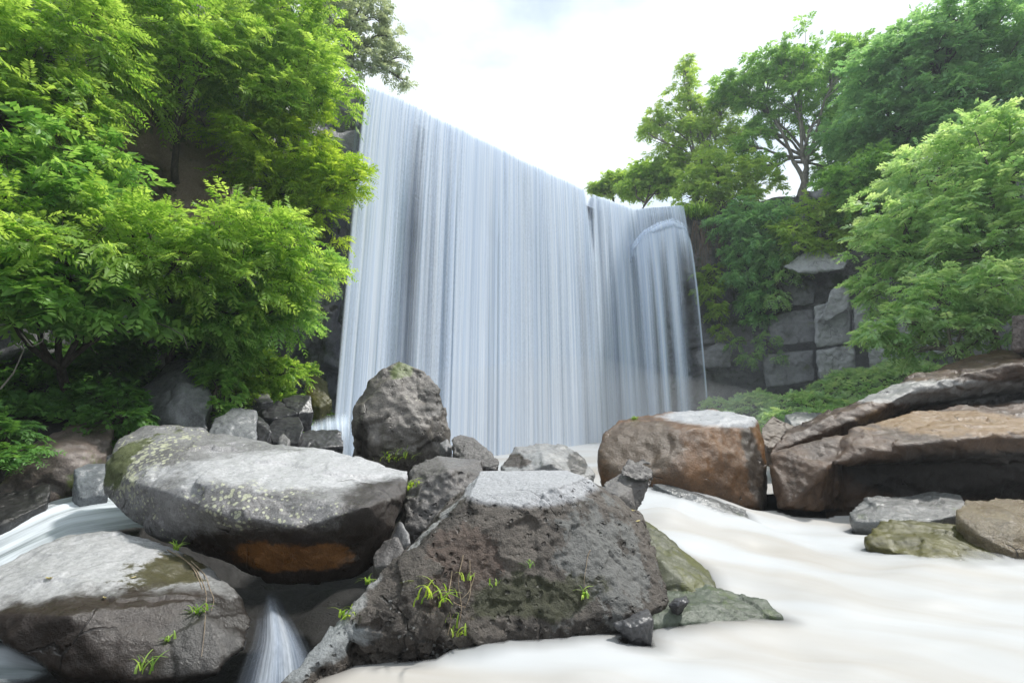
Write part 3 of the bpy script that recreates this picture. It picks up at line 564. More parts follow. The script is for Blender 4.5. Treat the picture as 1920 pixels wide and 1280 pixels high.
RC = []
for p in ((1205, 905, 7.2), (1232, 915, 6.9), (1262, 935, 6.5), (1310, 962, 6.15), (1360, 990, 5.8), (1430, 1020, 5.5), (1290, 1000, 5.4), (1335, 1045, 5.0), (1250, 950, 6.0), (1180, 900, 7.4)): RC.append(tuple(at(*p)))
for p in ((0.2, 8.2, 0.5), (1.2, 8.2, 0.5), (-1, 8, 0.5), (2.1, 8.0, 0.40)): RC.append(p)
for x in np.arange(-2, 10, 0.8):
    for y in np.arange(0.2, 5.0, 0.8): RC.append((x, y, 0.0))
for x in np.arange(3.4, 10, 0.8):
    for y in np.arange(5.0, 9, 0.8): RC.append((x, y, 0.02))
RC = np.array(RC)
rx = np.arange(-1.9, 9.0, 0.045); ry = np.arange(0.9, 8.4, 0.045)
RX, RY = np.meshgrid(rx, ry, indexing='ij'); RZ = idw(RX, RY, RC, 3.0)
HIDE = (RY > 7.3) & (RX > 1.9)
RP = np.stack([RX.ravel() * 0.8, RY.ravel() * 1.5, 0 * RX.ravel()], 1)
RZ = RZ + (0.06 * fbm(RP * 0.9, 3, 91) + 0.012 * fbm(RP * 3, 2, 95)).reshape(RX.shape)
# keep to the right of the sloping ridge; the gap left of it lies lower
LIM = -1.28 + (RY - 3.1) * 0.55
RVv = np.stack([RX, RY, RZ], -1).reshape(-1, 3)
fx = RVv[:, 0] * 0.95 - RVv[:, 1] * 0.25 + 0.5 * fbm(RP * 0.5, 2, 97); fy = RVv[:, 1] + 0.35 * RVv[:, 0] + 0.35 * fbm(RP * 0.6, 2, 98)
rf = grid_faces(len(rx), len(ry))
keep = (RX.ravel() > LIM.ravel()) & ~HIDE.ravel(); rf = rf[keep[rf].all(1)]
used = np.unique(rf); remap = -np.ones(len(RVv), int); remap[used] = np.arange(len(used))
thick = thickness(RVv[used], -0.01, 0.11)
near = np.ones(len(used))
for i_, v_ in enumerate(RVv[used]):
    for lo, hi, b in trees_bvh:
        if (v_ > lo - 0.16).all() and (v_ < hi + 0.16).all():
            h_ = b.find_nearest(Vector(v_), 0.16)
            if h_[0] is not None: near[i_] = min(near[i_], 0.45 + 0.55 * h_[3] / 0.16)
thick = thick * near
river = mk('river', RVv[used], remap[rf], FOAM, attrs={'flow': np.stack([fx, fy, 0 * fx], 1)[used], 'thick': thick})
tag(river, 'smooth white water flowing through the right foreground', kind='structure')

# plunge pool behind the boulders
px_, py_ = np.arange(-4.6, 8.5, 0.12), np.arange(8.2, 21, 0.12)
PX, PY = np.meshgrid(px_, py_, indexing='ij'); PP = np.stack([PX.ravel(), PY.ravel(), 0 * PX.ravel()], 1)
PZ = 0.12 + 0 * PX + (0.04 * fbm(PP * 0.8, 3, 101)).reshape(PX.shape)
pool = mk('pool', np.stack([PX, PY, PZ], -1).reshape(-1, 3), grid_faces(len(px_), len(py_)), FOAM, attrs={'flow': PP, 'thick': np.ones(PX.size)})
tag(pool, 'white churned plunge pool at the foot of the falls', kind='structure')

def ribbon(name, left, right, mat, nu=60, nv=24, amp=0.02, seed=0, edge=0.25, parent=None, ends=(0.0, 0.0), strength=1.0):
    L, _ = path([at(*p) for p in left], 0.02); R_, _ = path([at(*p) for p in right], 0.02)
    t = np.linspace(0, 1, nu)
    L = np.stack([np.interp(t * (len(L) - 1), np.arange(len(L)), L[:, k]) for k in range(3)], 1)
    R_ = np.stack([np.interp(t * (len(R_) - 1), np.arange(len(R_)), R_[:, k]) for k in range(3)], 1)
    for A in (L, R_):
        for _ in range(6): A[1:-1] = 0.5 * A[1:-1] + 0.25 * (A[:-2] + A[2:])
    q = np.linspace(0, 1, nv)
    V = L[:, None, :] * (1 - q)[None, :, None] + R_[:, None, :] * q[None, :, None]
    ln = np.r_[0, np.cumsum(np.linalg.norm(np.diff((L + R_) / 2, axis=0), axis=1))]; wd = np.linalg.norm(L - R_, axis=1).mean()
    fl = np.stack(np.broadcast_arrays(ln[:, None], q[None, :] * wd, 0 * ln[:, None] + seed * 3.1), -1).reshape(-1, 3)
    V[:, :, 2] += amp * np.sin(q * PI)[None, :] + amp * fbm(fl * np.array((0.8, 4, 1)), 3, seed).reshape(nu, nv)
    a = np.clip(np.minimum(q, 1 - q) / max(edge, 1e-3), 0, 1)[None, :] * np.ones((nu, 1))
    if ends[0]: a = a * np.clip(t / ends[0], 0, 1)[:, None]
    if ends[1]: a = a * np.clip((1 - t) / ends[1], 0, 1)[:, None]
    a = (a * a * (3 - 2 * a)).ravel() * strength
    return mk(name, V.reshape(-1, 3), grid_faces(nu, nv), mat, parent=parent, attrs={'flow': fl, 'thick': a})
st = ribbon('stream', [(330, 905, 6.6), (200, 915, 6.1), (100, 940, 5.7), (0, 985, 5.3), (-140, 1040, 4.9)], [(330, 990, 5.2), (250, 990, 5.1), (130, 1010, 4.7), (0, 1075, 4.2), (-140, 1150, 3.9)], STREAM, nu=120, nv=50, edge=0.02)
tag(st, 'streaky stream running down behind the left boulders', kind='structure')
c2 = ribbon('cascade', [(-60, 1200, 3.3), (20, 1205, 3.3), (110, 1262, 3.15)], [(-60, 1300, 2.95), (0, 1290, 2.95), (90, 1275, 3.05)], STREAM, edge=0.3, seed=5, ends=(0, 0.25))
tag(c2, 'sliver of water running under the boulder in the bottom left corner', 'cascade')

# ------------------------------------------------------------------ the falls
def fall_mat(name, fine=1.0):
    n = N(name); fl = n.attr('flow').outputs['Vector']; de = n.attr('dens').outputs['Fac']; top = n.attr('top').outputs['Fac']
    s1 = n.noise(n.vmath('MULTIPLY', fl, (2.2, 0.05, 1)).outputs[0], 1, 3, 0.5)
    s2 = n.noise(n.vmath('MULTIPLY', fl, (15, 0.10, 1)).outputs[0], 1, 4, 0.6)
    s3 = n.noise(n.vmath('MULTIPLY', fl, (38, 0.35, 1)).outputs[0], 1, 2, 0.5)
    gr = n.noise(n.vmath('MULTIPLY', fl, (55, 14, 1)).outputs[0], 1, 2, 0.6)
    v = n.math('ADD', n.math('MULTIPLY', n.math('SUBTRACT', s1, 0.5), 0.8), n.math('MULTIPLY', n.math('SUBTRACT', s2, 0.5), n.math('ADD', 0.28, n.math('MULTIPLY', top, 0.5))))
    v = n.math('ADD', v, n.math('MULTIPLY', n.math('SUBTRACT', s3, 0.5), n.math('ADD', 0.24, n.math('MULTIPLY', top, 1.2))))
    v = n.math('ADD', v, n.math('MULTIPLY', n.math('SUBTRACT', gr, 0.5), n.math('MULTIPLY', 0.5, n.ss(de, 0.2, 0.8))))
    al = n.math('MULTIPLY', n.ss(n.math('ADD', de, v), 0.0, 1.0), n.ss(de, 0.0, 0.12))
    col = n.mix(n.ss(s2, 0.35, 0.65), (0.60, 0.70, 0.86), (0.78, 0.85, 0.95))
    h = n.math('ADD', s2, n.math('MULTIPLY', s1, 2.0))
    bp = n.n('ShaderNodeBump', {'Strength': 0.5, 'Distance': 0.08, 'Height': h})
    d = n.n('ShaderNodeBsdfDiffuse', {'Color': col, 'Normal': bp.outputs[0]}); tl = n.n('ShaderNodeBsdfTranslucent', {'Color': col})
    w_ = n.n('ShaderNodeMixShader', {0: 0.25, 1: d.outputs[0], 2: tl.outputs[0]})
    m = n.n('ShaderNodeMixShader', {0: al, 1: n.n('ShaderNodeBsdfTransparent').outputs[0], 2: w_.outputs[0]})
    return n.done(m.outputs[0])
FALL = fall_mat('falling_water')
wf = empty('waterfall', tuple(at_z(900, 830, 0.55)), 'wide silky white curtain waterfall dropping over the cliff into the plunge pool', 'waterfall')
def g(x, c, s): return np.exp(-((x - c) / s) ** 2)
def curtain(name, px0, px1, dens, yoff=0.0, throw=1.6, bottom=0.05, seed=0, nu=260, nv=90, start=None, lip=True):
    pxs = np.linspace(px0, px1, nu)
    if start is None: B = np.stack([np.interp(pxs, BRPX, BR[:, k]) for k in range(3)], 1)
    else:
        sp = np.array([at(*p) for p in start]); spx = np.array([p[0] for p in start], float); B = np.stack([np.interp(pxs, spx, sp[:, k]) for k in range(3)], 1)
    for _ in range(4): B[1:-1] = 0.5 * B[1:-1] + 0.25 * (B[:-2] + B[2:])
    t = np.linspace(0, 1, nv); H = B[:, 2] - bottom
    arc = np.r_[0, np.cumsum(np.linalg.norm(np.diff(B, axis=0), axis=1))]
    B[:, 2] += (0.022 * fbm(np.stack([arc * 2.0, 0 * arc, 0 * arc + seed + 3], 1), 3, seed) - 0.02) * (1 if lip else 0)
    wob = 0.16 * fbm(np.stack([arc * 1.3, 0 * arc, 0 * arc + seed], 1), 4, seed)
    V = np.zeros((nu, nv, 3))
    V[:, :, 0] = B[:, 0][:, None]
    V[:, :, 1] = B[:, 1][:, None] - throw * (t ** 0.75)[None, :] * (H / 8.4)[:, None] + yoff - (wob[:, None] * np.clip(t * 3, 0, 1)[None, :])
    V[:, :, 2] = B[:, 2][:, None] - H[:, None] * t[None, :]
    dn = np.stack([dens(pxs, tt) for tt in t], 1)
    fl = np.stack(np.broadcast_arrays(arc[:, None], H[:, None] * t[None, :], 0 * arc[:, None] + seed * 5.7), -1)
    tp = np.exp(-t * 9)[None, :] * np.ones((nu, 1))
    if lip:                                                 # the smooth lip of the stream above the brink
        L1 = V[:, :1] + np.array((0, 0.35, 0.05)); L2 = V[:, :1] + np.array((0, 2.5, 0.10))
        V = np.concatenate([L2, L1, V], 1); dn = np.concatenate([dn[:, :1], dn[:, :1], dn], 1); tp = np.concatenate([tp[:, :1]] * 2 + [tp], 1)
        fl = np.concatenate([fl[:, :1] - np.array((0, 2.5, 0)), fl[:, :1] - np.array((0, .35, 0)), fl], 1)
    return mk(name, V.reshape(-1, 3) - np.array(wf.location), grid_faces(nu, V.shape[1]), FALL, parent=wf, attrs={'flow': fl.reshape(-1, 3), 'dens': dn.ravel(), 'top': tp.ravel()})
def dmain(p, t):
    e = np.clip((p - 687) / 5, 0, 1) * np.clip((1099 + 11 * min(1, t * 3.5) - p) / 7, 0, 1)
    d = 0.86 - 0.62 * g(p, 787, 20) * min(1, 0.15 + 2.2 * t) - 0.28 * g(p, 822, 16) * min(1, 0.2 + 2 * t) - 0.22 * g(p, 846, 8) - 0.14 * g(p, 985, 12) - 0.22 * g(p, 1045, 9) * t - 0.30 * g(p, 1082, 9) * min(1, 2 * t) + 0.12 * g(p, 735, 30) + 0.1 * g(p, 900, 40)
    d = d + 0.45 * max(0, t - 0.72)
    return d * e
curtain('main_curtain', 687, 1111, dmain, seed=1, nu=420)
def drear(p, t):
    e = np.clip((p - 690) / 5, 0, 1) * np.clip((1280 - p) / 6, 0, 1)
    return e * (0.62 - 0.25 * g(p, 1103, 5) * (t < 0.12) - 0.3 * g(p, 784, 15) - 0.50 * np.clip((p - 1160) / 50, 0, 1) - 0.75 * g(p, 1103, 4) * max(0, 1 - t * 9))
curtain('rear_curtain', 689, 1281, drear, yoff=0.30, throw=1.35, seed=2, nu=420)
def dside(p, t):
    e = np.clip((p - 1109 + 6 * min(1, t * 3.5)) / 6, 0, 1) * np.clip((1284 - p) / 4, 0, 1)
    return (0.84 - 0.35 * g(p, 1140, 8) * min(1, t * 2) - 0.3 * g(p, 1118, 6) - 0.80 * np.clip((p - 1165) / 40, 0, 1) * min(1, t * 3.2)) * e
curtain('side_curtain', 1103, 1285, dside, seed=3, nu=200)
# the shelf on the right that the water strikes, and the strands that fan out from it
shelf = [(1178, 500, 19.55), (1186, 455, 19.45), (1205, 432, 19.3), (1235, 415, 19.2), (1262, 408, 19.1), (1284, 420, 19.0), (1297, 455, 18.95)]
def dshelf(p, t):
    e = np.clip((p - 1179) / 16, 0, 1) * np.clip((1297 - p) / 4, 0, 1) * min(1, 0.35 + t * 9)
    f = 0.24 + 0.95 * g(p, 1199, 9) + 0.95 * g(p, 1223, 7) + 0.95 * g(p, 1251, 9) + 0.9 * g(p, 1293, 3.0)
    k = np.exp(-t * 7)
    return (f * (1 - k) + 1.15 * k) * e * (1 - 0.25 * t) - 0.25 * g(p, 1275, 9) * (1 - k)
curtain('shelf_fall', 1178, 1298, dshelf, seed=4, nu=180, start=shelf, throw=1.5, bottom=0.7, lip=False)
# bulging foam where it lands on the shelf
ths = np.linspace(-0.15, 1, 18); bw = np.linspace(0, 1, 90)
sp = np.array([at(*p) for p in shelf]); sj = np.linspace(0, 1, len(sp))
line = np.stack([np.interp(bw, sj, sp[:, k]) for k in range(3)], 1)
for _ in range(5): line[1:-1] = 0.5 * line[1:-1] + 0.25 * (line[:-2] + line[2:])
bul = np.zeros((90, 18, 3))
for k, th in enumerate(ths):
    a = th * PI * 0.62
    bul[:, k] = line + np.array((0, 0.35, -0.02)) + np.array((0, -1, 0)) * 0.5 * math.sin(a) + np.array((0, 0, 1)) * (0.32 * math.cos(a) - 0.30)
bul += (0.05 * fbm(bul.reshape(-1, 3) * 3, 3, 8)).reshape(90, 18, 1)
bd = np.clip(np.minimum(bw, 1 - bw) * 4, 0, 1)[:, None] * np.clip(np.minimum(ths + 0.15, 1.0 - ths) * 2.2, 0, 1)[None, :] * 1.25
mk('shelf_foam', bul.reshape(-1, 3) - np.array(wf.location), grid_faces(90, 18), FALL, parent=wf,
   attrs={'flow': np.stack(np.broadcast_arrays((bw * 3)[:, None], ths[None, :] * 0.8, 9 + 0 * bw[:, None]), -1).reshape(-1, 3), 'dens': bd.ravel(), 'top': np.zeros(90 * 18)})
# thin veil left of the main curtain
curtain('thin_veil', 668, 684, lambda p, t: 0.40 * np.clip(np.minimum(p - 668, 684 - p) / 5, 0, 1) * (1 - 0.5 * t), seed=6, nu=30, start=[(668, 200, 12.2), (684, 165, 12.2)], throw=1.0, lip=False)
# ledge cascade at the left foot of the falls
c3 = ribbon('cascade', [(572, 790, 9.3), (574, 806, 9.0), (578, 820, 8.85), (580, 840, 8.8)], [(660, 760, 9.8), (660, 800, 9.0), (660, 822, 8.85), (662, 862, 8.7)], FALL, nu=40, nv=60, edge=0.12, ends=(0.55, 0), seed=7)
c1 = ribbon('cascade', [(474, 1115, 4.2), (468, 1160, 3.85), (452, 1215, 3.65), (405, 1310, 3.4)], [(540, 1118, 4.2), (556, 1170, 3.9), (590, 1225, 3.7), (650, 1310, 3.35)], FALL, nu=60, nv=50, amp=0.05, edge=0.45, ends=(0.5, 0), seed=3, strength=0.55)
tag(c1, 'small white cascade pouring through the dark gap between the two left boulders', 'cascade')
for cx_ in (c1, c3):
  me = cx_.data; nv_ = len(me.vertices)
  fa = me.attributes['flow']; arr = np.zeros(nv_ * 3, np.float32); fa.data.foreach_get('vector', arr); arr = arr.reshape(-1, 3)[:, [1, 0, 2]].copy(); fa.data.foreach_set('vector', arr.ravel())
  th_ = np.zeros(nv_, np.float32); me.attributes['thick'].data.foreach_get('value', th_)
  a = me.attributes.new('dens', 'FLOAT', 'POINT'); a.data.foreach_set('value', th_ * 0.85); a = me.attributes.new('top', 'FLOAT', 'POINT'); a.data.foreach_set('value', np.zeros(nv_, np.float32))
tag(c3, 'low ledge cascade fringed in threads at the left foot of the falls', 'cascade')

# ------------------------------------------------------------------ trees
def tube(paths, nseg=6):
    Vs, Fs, b = [], [], 0
    for pts, rad in paths:
        pts = np.asarray(pts, float); n = len(pts)
        T = np.gradient(pts, axis=0); T /= np.linalg.norm(T, axis=1)[:, None] + 1e-9
        up = np.array((0.31, 0.2, 0.93)); A = np.cross(T, up); A /= np.linalg.norm(A, axis=1)[:, None] + 1e-9; B = np.cross(T, A)
        th = np.arange(nseg) * 2 * PI / nseg
        rad = np.asarray(rad, float)
        ring = pts[:, None, :] + rad[:, None, None] * (A[:, None, :] * np.cos(th)[None, :, None] + B[:, None, :] * np.sin(th)[None, :, None])
        Vs.append(ring.reshape(-1, 3))
        i = np.arange(n - 1)[:, None] * nseg; j = np.arange(nseg)[None, :]; j2 = (j + 1) % nseg
        Fs.append(np.stack([i + j, i + j2, i + nseg + j2, i + nseg + j], -1).reshape(-1, 4) + b); b += n * nseg
    return np.concatenate(Vs), np.concatenate(Fs)
def bend(p, q, rng, n=7, wob=0.08, sag=0.0):
    p, q = np.asarray(p, float), np.asarray(q, float); t = np.linspace(0, 1, n)[:, None]; L = np.linalg.norm(q - p)
    c = rng.normal(0, wob * L, (3,)); c2 = rng.normal(0, wob * L * 0.5, (3,))
    return p + (q - p) * t + c * np.sin(t * PI) + c2 * np.sin(t * 2 * PI) + np.array((0, 0, sag * L)) * np.sin(t * PI)
def unit(v): return v / (np.linalg.norm(v, axis=-1, keepdims=True) + 1e-9)

def fronds(base, d, L, rng, pairs=8, leaf=0.09, wid=0.36, droop=0.3, fold=0.25, roll=0.5, ang=0.6):
    """compound leaves: leaflets in pairs along a drooping stalk; base, d (N,3), L (N,)"""
    Nf = len(base); up = np.array((0, 0, 1.0))
    s = unit(np.cross(d, up) + 1e-4); nn = np.cross(s, d)
    r = rng.normal(0, roll, Nf)[:, None]; s = s * np.cos(r) + nn * np.sin(r); nn = np.cross(s, d)
    t = (np.arange(pairs) + 0.8) / pairs
    pos = base[:, None, :] + d[:, None, :] * (L[:, None] * t)[:, :, None] - up * (droop * L[:, None] * t[None, :] ** 2)[:, :, None]
    tl = leaf * (0.55 + 0.75 * np.sin(PI * np.clip(t * 0.85 + 0.12, 0, 1)))
    out_v, out_c = [], []
    fv = rng.random(Nf)
    for sg in (-1, 1):
        ld = unit(sg * s[:, None, :] * math.cos(ang) + d[:, None, :] * math.sin(ang) - nn[:, None, :] * fold + rng.normal(0, 0.16, (Nf, pairs, 3)))
        ln = tl[None, :] * (0.8 + 0.4 * rng.random((Nf, pairs))) * (L / L.mean())[:, None]
        wv = unit(np.cross(ld, nn[:, None, :] + rng.normal(0, 0.25, (Nf, pairs, 3)))) * (ln * wid * 0.5)[:, :, None]
        tip = pos + ld * ln[:, :, None] - up * (ln * 0.12)[:, :, None]; midp = pos + ld * (ln * 0.45)[:, :, None]
        out_v.append(np.stack([pos, midp + wv, tip, midp - wv], 2).reshape(-1, 4, 3))
        out_c.append(np.clip(0.75 * fv[:, None] + 0.35 * rng.random((Nf, pairs)) - 0.05, 0, 1).reshape(-1))
    Vv_ = np.concatenate(out_v); cc = np.concatenate(out_c)
    return Vv_.reshape(-1, 3), np.repeat(cc, 4)

def crown_points(lobes, rng, tips, per, spread=0.75, lo=0.35, upb=0.25):
    """twig tips spread over each lobe, several fronds fanning out of each"""
    Bs, Ds, tipsout = [], [], []
    for (c, r) in lobes:
        nt_ = max(6, int(tips * (r / 1.0) ** 1.6)) if np.isscalar(r) else tips
        u = unit(rng.normal(0, 1, (nt_, 3)) + np.array((0, -0.15, upb)))
        rr = (lo + (1 - lo) * rng.random(nt_) ** 0.6) * r * (1 + 0.45 * vnoise(u * 2.3 + c, 5)) * np.where(rng.random(nt_) < 0.15, 1.22, 1.0)
        sq = np.array((1.08, 1.08, 0.72)); p = c + u * rr[:, None] * sq
        tipsout.append((c, p))
        main = unit(u * np.array((1, 1, 0.45)) + rng.normal(0, 0.2, (nt_, 3)))
        k = per
        b = np.repeat(p, k, 0) + rng.normal(0, 0.10 * min(1.0, r), (nt_ * k, 3)); d = unit(np.repeat(main, k, 0) + rng.normal(0, spread, (nt_ * k, 3)) * np.array((1, 1, 0.45)))
        Bs.append(b); Ds.append(d)
    return np.concatenate(Bs), np.concatenate(Ds), tipsout

def tree(name, label, cat, root, lobes_px, leafm, bark=BARK, tips=60, per=9, flen=0.37, leaf=0.075, pairs=9, wid=0.36, droop=0.3, trunk_r=0.07, seed=0, group=None, lo=0.35, fork=0.35, stems=1, fold=0.25, spread=0.75, upb=0.25, twigs=10, roll=0.5):
    rng = np.random.default_rng(1000 + seed)
    lobes = [(at(px, py, Y), r * mpp(px, py, Y)) for px, py, Y, r in lobes_px]
    root = np.asarray(root, float)
    t = empty(name, tuple(root), label, cat, group)
    B, D, tp = crown_points(lobes, rng, tips, per, spread, lo, upb)
    L = flen * (0.65 + 0.6 * rng.random(len(B)))
    V, cc = fronds(B, D, L, rng, pairs, leaf, wid, droop, fold, roll)
    mk('crown', V - root, np.arange(len(V)).reshape(-1, 4), leafm, parent=t, attrs={'var': cc}, smooth=False)
    cen = np.mean([c for c, _ in lobes], 0); paths = []
    for sidx in range(stems):
        jit = rng.normal(0, 0.25 if stems > 1 else 0.0, 3) * np.array((1, 1, 0.3))
        fk = root + (cen - root) * fork + jit
        tr = bend(root + jit * 0.15 - np.array((0, 0, 0.15)), fk, rng, 8, 0.06); paths.append((tr, np.linspace(trunk_r, trunk_r * 0.7, 8)))
        for li, ((c, r), (_, p)) in enumerate(zip(lobes, tp)):
            if stems > 1 and li % stems != sidx: continue
            lb = bend(fk, c, rng, 8, 0.07, 0.05); paths.append((lb, np.linspace(trunk_r * 0.6, trunk_r * 0.22, 8)))
            for q in p[rng.permutation(len(p))[:twigs]]:
                k = rng.integers(4, 8); paths.append((bend(lb[k], q, rng, 5, 0.04, 0.03), np.linspace(trunk_r * 0.22, trunk_r * 0.05, 5)))
    V, Fq = tube(paths, 6); mk('trunk', V - root, Fq, bark, parent=t)
    return t

LG = 'leafy trees and shrubs on the left bank'
tree('feathery_tree', 'bright lime feathery tree filling the top left corner', 'tree', at(-150, 420, 8.0), [(60, 110, 7, 135), (150, 60, 7.3, 95), (40, 230, 6.9, 120), (-60, 120, 7, 140), (130, 190, 7.2, 70)], LIME, seed=1, group=LG, tips=62)
tree('feathery_tree', 'lime feathery tree hanging down from the top edge beside the upper left corner tree', 'tree', at(330, 330, 9.6), [(300, 40, 8.6, 100), (350, 120, 8.6, 85), (270, 160, 8.4, 60), (390, 60, 8.8, 80)], LIME, seed=2, group=LG, tips=58)
tree('feathery_tree', 'vivid green feathery tree at the top, nearest to the grey leaved tree over the brink', 'tree', at(560, 300, 11.2), [(500, 70, 10, 95), (570, 140, 10, 75), (560, 50, 10.2, 80), (450, 150, 9.6, 75), (520, 190, 9.8, 65), (605, 190, 10.2, 42)], LIME, seed=3, group=LG, tips=65)
tree('feathery_tree', 'yellow green feathery tree reaching out in front of the left edge of the falls', 'tree', at(470, 400, 11.0), [(600, 330, 10.4, 62), (560, 270, 10.3, 70), (480, 270, 10, 80), (590, 400, 10.4, 48), (530, 340, 10.2, 70), (630, 350, 10.3, 38), (668, 338, 10.5, 24)], YELLOW, seed=4, group=LG, tips=70)
tree('feathery_tree', 'mid green shrub at the left edge halfway up, under the corner tree', 'shrub', at(-100, 560, 7.2), [(70, 340, 6.6, 115), (175, 300, 7.0, 58), (-50, 330, 6.5, 120), (160, 390, 6.8, 70)], GREEN, seed=5, group=LG, tips=50, leaf=0.10, pairs=6, wid=0.46)
tree('feathery_tree', 'broad bright green tree across the middle of the left bank, its branches in flat layers', 'tree', at(300, 720, 8.2), [(90, 470, 6.1, 110), (220, 450, 6.6, 95), (330, 470, 7.0, 95), (430, 450, 7.5, 80), (510, 440, 8.0, 60), (470, 520, 7.7, 80), (570, 520, 8.4, 55)], LIME, seed=6, group=LG, tips=66, droop=0.2)
tree('feathery_tree', 'shaded dark green shrub low on the left bank under the layered tree', 'shrub', at(120, 760, 7.0), [(40, 560, 6.0, 75), (150, 570, 6.3, 62), (260, 555, 6.8, 60), (-60, 540, 5.8, 90), (100, 520, 6.3, 70)], GREEN, seed=7, group=LG, tips=65, leaf=0.11, pairs=5, wid=0.5, flen=0.30)
tree('feathery_tree', 'fresh green shrub leaning out beside the dark wall left of the falls', 'shrub', at(450, 720, 9.4), [(430, 590, 8.0, 70), (500, 590, 8.3, 60), (550, 600, 8.7, 36), (590, 500, 9.4, 40), (360, 610, 7.8, 60)], GREEN, seed=8, group=LG, tips=90)
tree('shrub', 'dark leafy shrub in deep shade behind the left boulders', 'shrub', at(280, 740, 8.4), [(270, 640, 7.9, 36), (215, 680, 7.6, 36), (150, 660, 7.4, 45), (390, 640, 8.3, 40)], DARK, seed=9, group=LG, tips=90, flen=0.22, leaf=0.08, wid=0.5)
tree('shrub', 'trailing light green shrub hanging beside the smooth dark grey boulder', 'shrub', at(430, 690, 8.8), [(415, 690, 8.0, 36), (410, 730, 7.8, 34), (440, 660, 8.3, 38), (400, 765, 7.6, 26)], GREEN, seed=10, group=LG, tips=150, flen=0.16, leaf=0.05, wid=0.45, droop=0.6)
tree('fern', 'bright green fern clump on the ledge above the wet black rock pile', 'fern', at(500, 730, 9.7), [(500, 690, 9.3, 30), (535, 700, 9.5, 26), (465, 678, 9.1, 28), (568, 705, 9.9, 20), (440, 665, 9.0, 22)], LIME, seed=14, group=LG, tips=170, per=8, flen=0.18, leaf=0.05, pairs=8, wid=0.4, trunk_r=0.03)
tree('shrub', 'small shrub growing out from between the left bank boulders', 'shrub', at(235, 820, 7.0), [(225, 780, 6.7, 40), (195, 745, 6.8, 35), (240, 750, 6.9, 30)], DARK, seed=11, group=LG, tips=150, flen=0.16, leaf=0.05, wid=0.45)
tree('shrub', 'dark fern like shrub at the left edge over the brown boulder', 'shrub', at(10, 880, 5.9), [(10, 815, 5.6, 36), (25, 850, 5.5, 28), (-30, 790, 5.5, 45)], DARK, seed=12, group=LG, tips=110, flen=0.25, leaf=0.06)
tree('grey_tree', 'airy grey leaved tree standing on the cliff over the left brink of the falls', 'tree', at_z(600, 150, 9.9), [(690, 90, 13.6, 52), (650, 50, 13.2, 58), (740, 110, 14.0, 26), (710, 40, 13.8, 42), (620, 10, 13.0, 60), (735, 70, 14, 24), (690, 0, 13.6, 40), (715, 135, 13.9, 30), (670, 120, 13.4, 40), (590, 50, 12.8, 50), (755, 150, 14.2, 14)], GREY, bark=BARK, seed=13, tips=55, per=7, flen=0.22, leaf=0.075, pairs=5, wid=0.45, spread=1.0, lo=0.1)

RG = 'trees and shrubs on the right cliff'
tree('round_bush', 'bright green round bush on the plateau nearest to the brink', 'bush', at_z(1225, 375, 9.2) + np.array((0, 2, 0)), [(1215, 335, 24, 38), (1250, 345, 23.6, 36), (1190, 350, 24, 28), (1250, 318, 24, 26)], LIME, seed=21, group=RG, tips=110, per=8, flen=0.28, leaf=0.11, pairs=5, wid=0.5, lo=0.1)
tree('round_bush', 'small olive bush on the plateau left of the bright round bush', 'bush', at(1150, 378, 25.5), [(1140, 350, 25.5, 24), (1168, 342, 25.2, 24), (1118, 356, 25.5, 16)], OLIVE, seed=22, group=RG, tips=110, per=8, flen=0.28, leaf=0.11, pairs=5, wid=0.5, lo=0.1)
tree('slender_tree', 'sparse slender tree with a lone tall top against the white sky', 'tree', at(1330, 385, 22), [(1283, 130, 23, 18), (1278, 165, 23, 26), (1265, 205, 23, 30), (1300, 190, 22.8, 24), (1235, 235, 23, 28), (1215, 250, 23, 18), (1290, 250, 22.8, 38), (1340, 240, 22.6, 40), (1310, 300, 22.4, 36), (1360, 290, 22.3, 34), (1260, 280, 22.8, 26), (1220, 225, 23, 24), (1345, 200, 22.6, 30), (1380, 250, 22.4, 36), (1330, 340, 22.2, 36), (1290, 112, 23, 12), (1305, 240, 22.6, 40), (1370, 190, 22.4, 30), (1255, 300, 22.8, 30)], OLIVE, bark=BARK2, seed=23, group=RG, tips=38, per=7, flen=0.32, leaf=0.115, pairs=5, wid=0.42, lo=0.05, trunk_r=0.09, spread=1.0, twigs=7)
tree('fan_tree', 'tree with pale stems fanning out and a green umbrella top, right of the slender tree', 'tree', at(1495, 385, 20.5), [(1500, 120, 21, 56), (1440, 150, 21.3, 46), (1555, 130, 21, 52), (1405, 195, 21.5, 36), (1590, 180, 20.8, 42), (1460, 220, 21.2, 32), (1530, 220, 21, 34), (1420, 250, 21.3, 28), (1495, 175, 20.6, 44), (1390, 160, 21.4, 34), (1600, 120, 20.6, 42), (1570, 240, 20.6, 40), (1440, 310, 21, 30), (1550, 320, 20.6, 34), (1450, 120, 21, 40), (1360, 170, 21.6, 32), (1390, 280, 21.4, 34), (1590, 300, 20.4, 44), (1640, 110, 20.2, 40)], GREEN, bark=BARK2, seed=24, group=RG, tips=42, per=8, flen=0.34, leaf=0.115, pairs=6, wid=0.4, lo=0.15, trunk_r=0.11, stems=4, fork=0.45, spread=0.9)
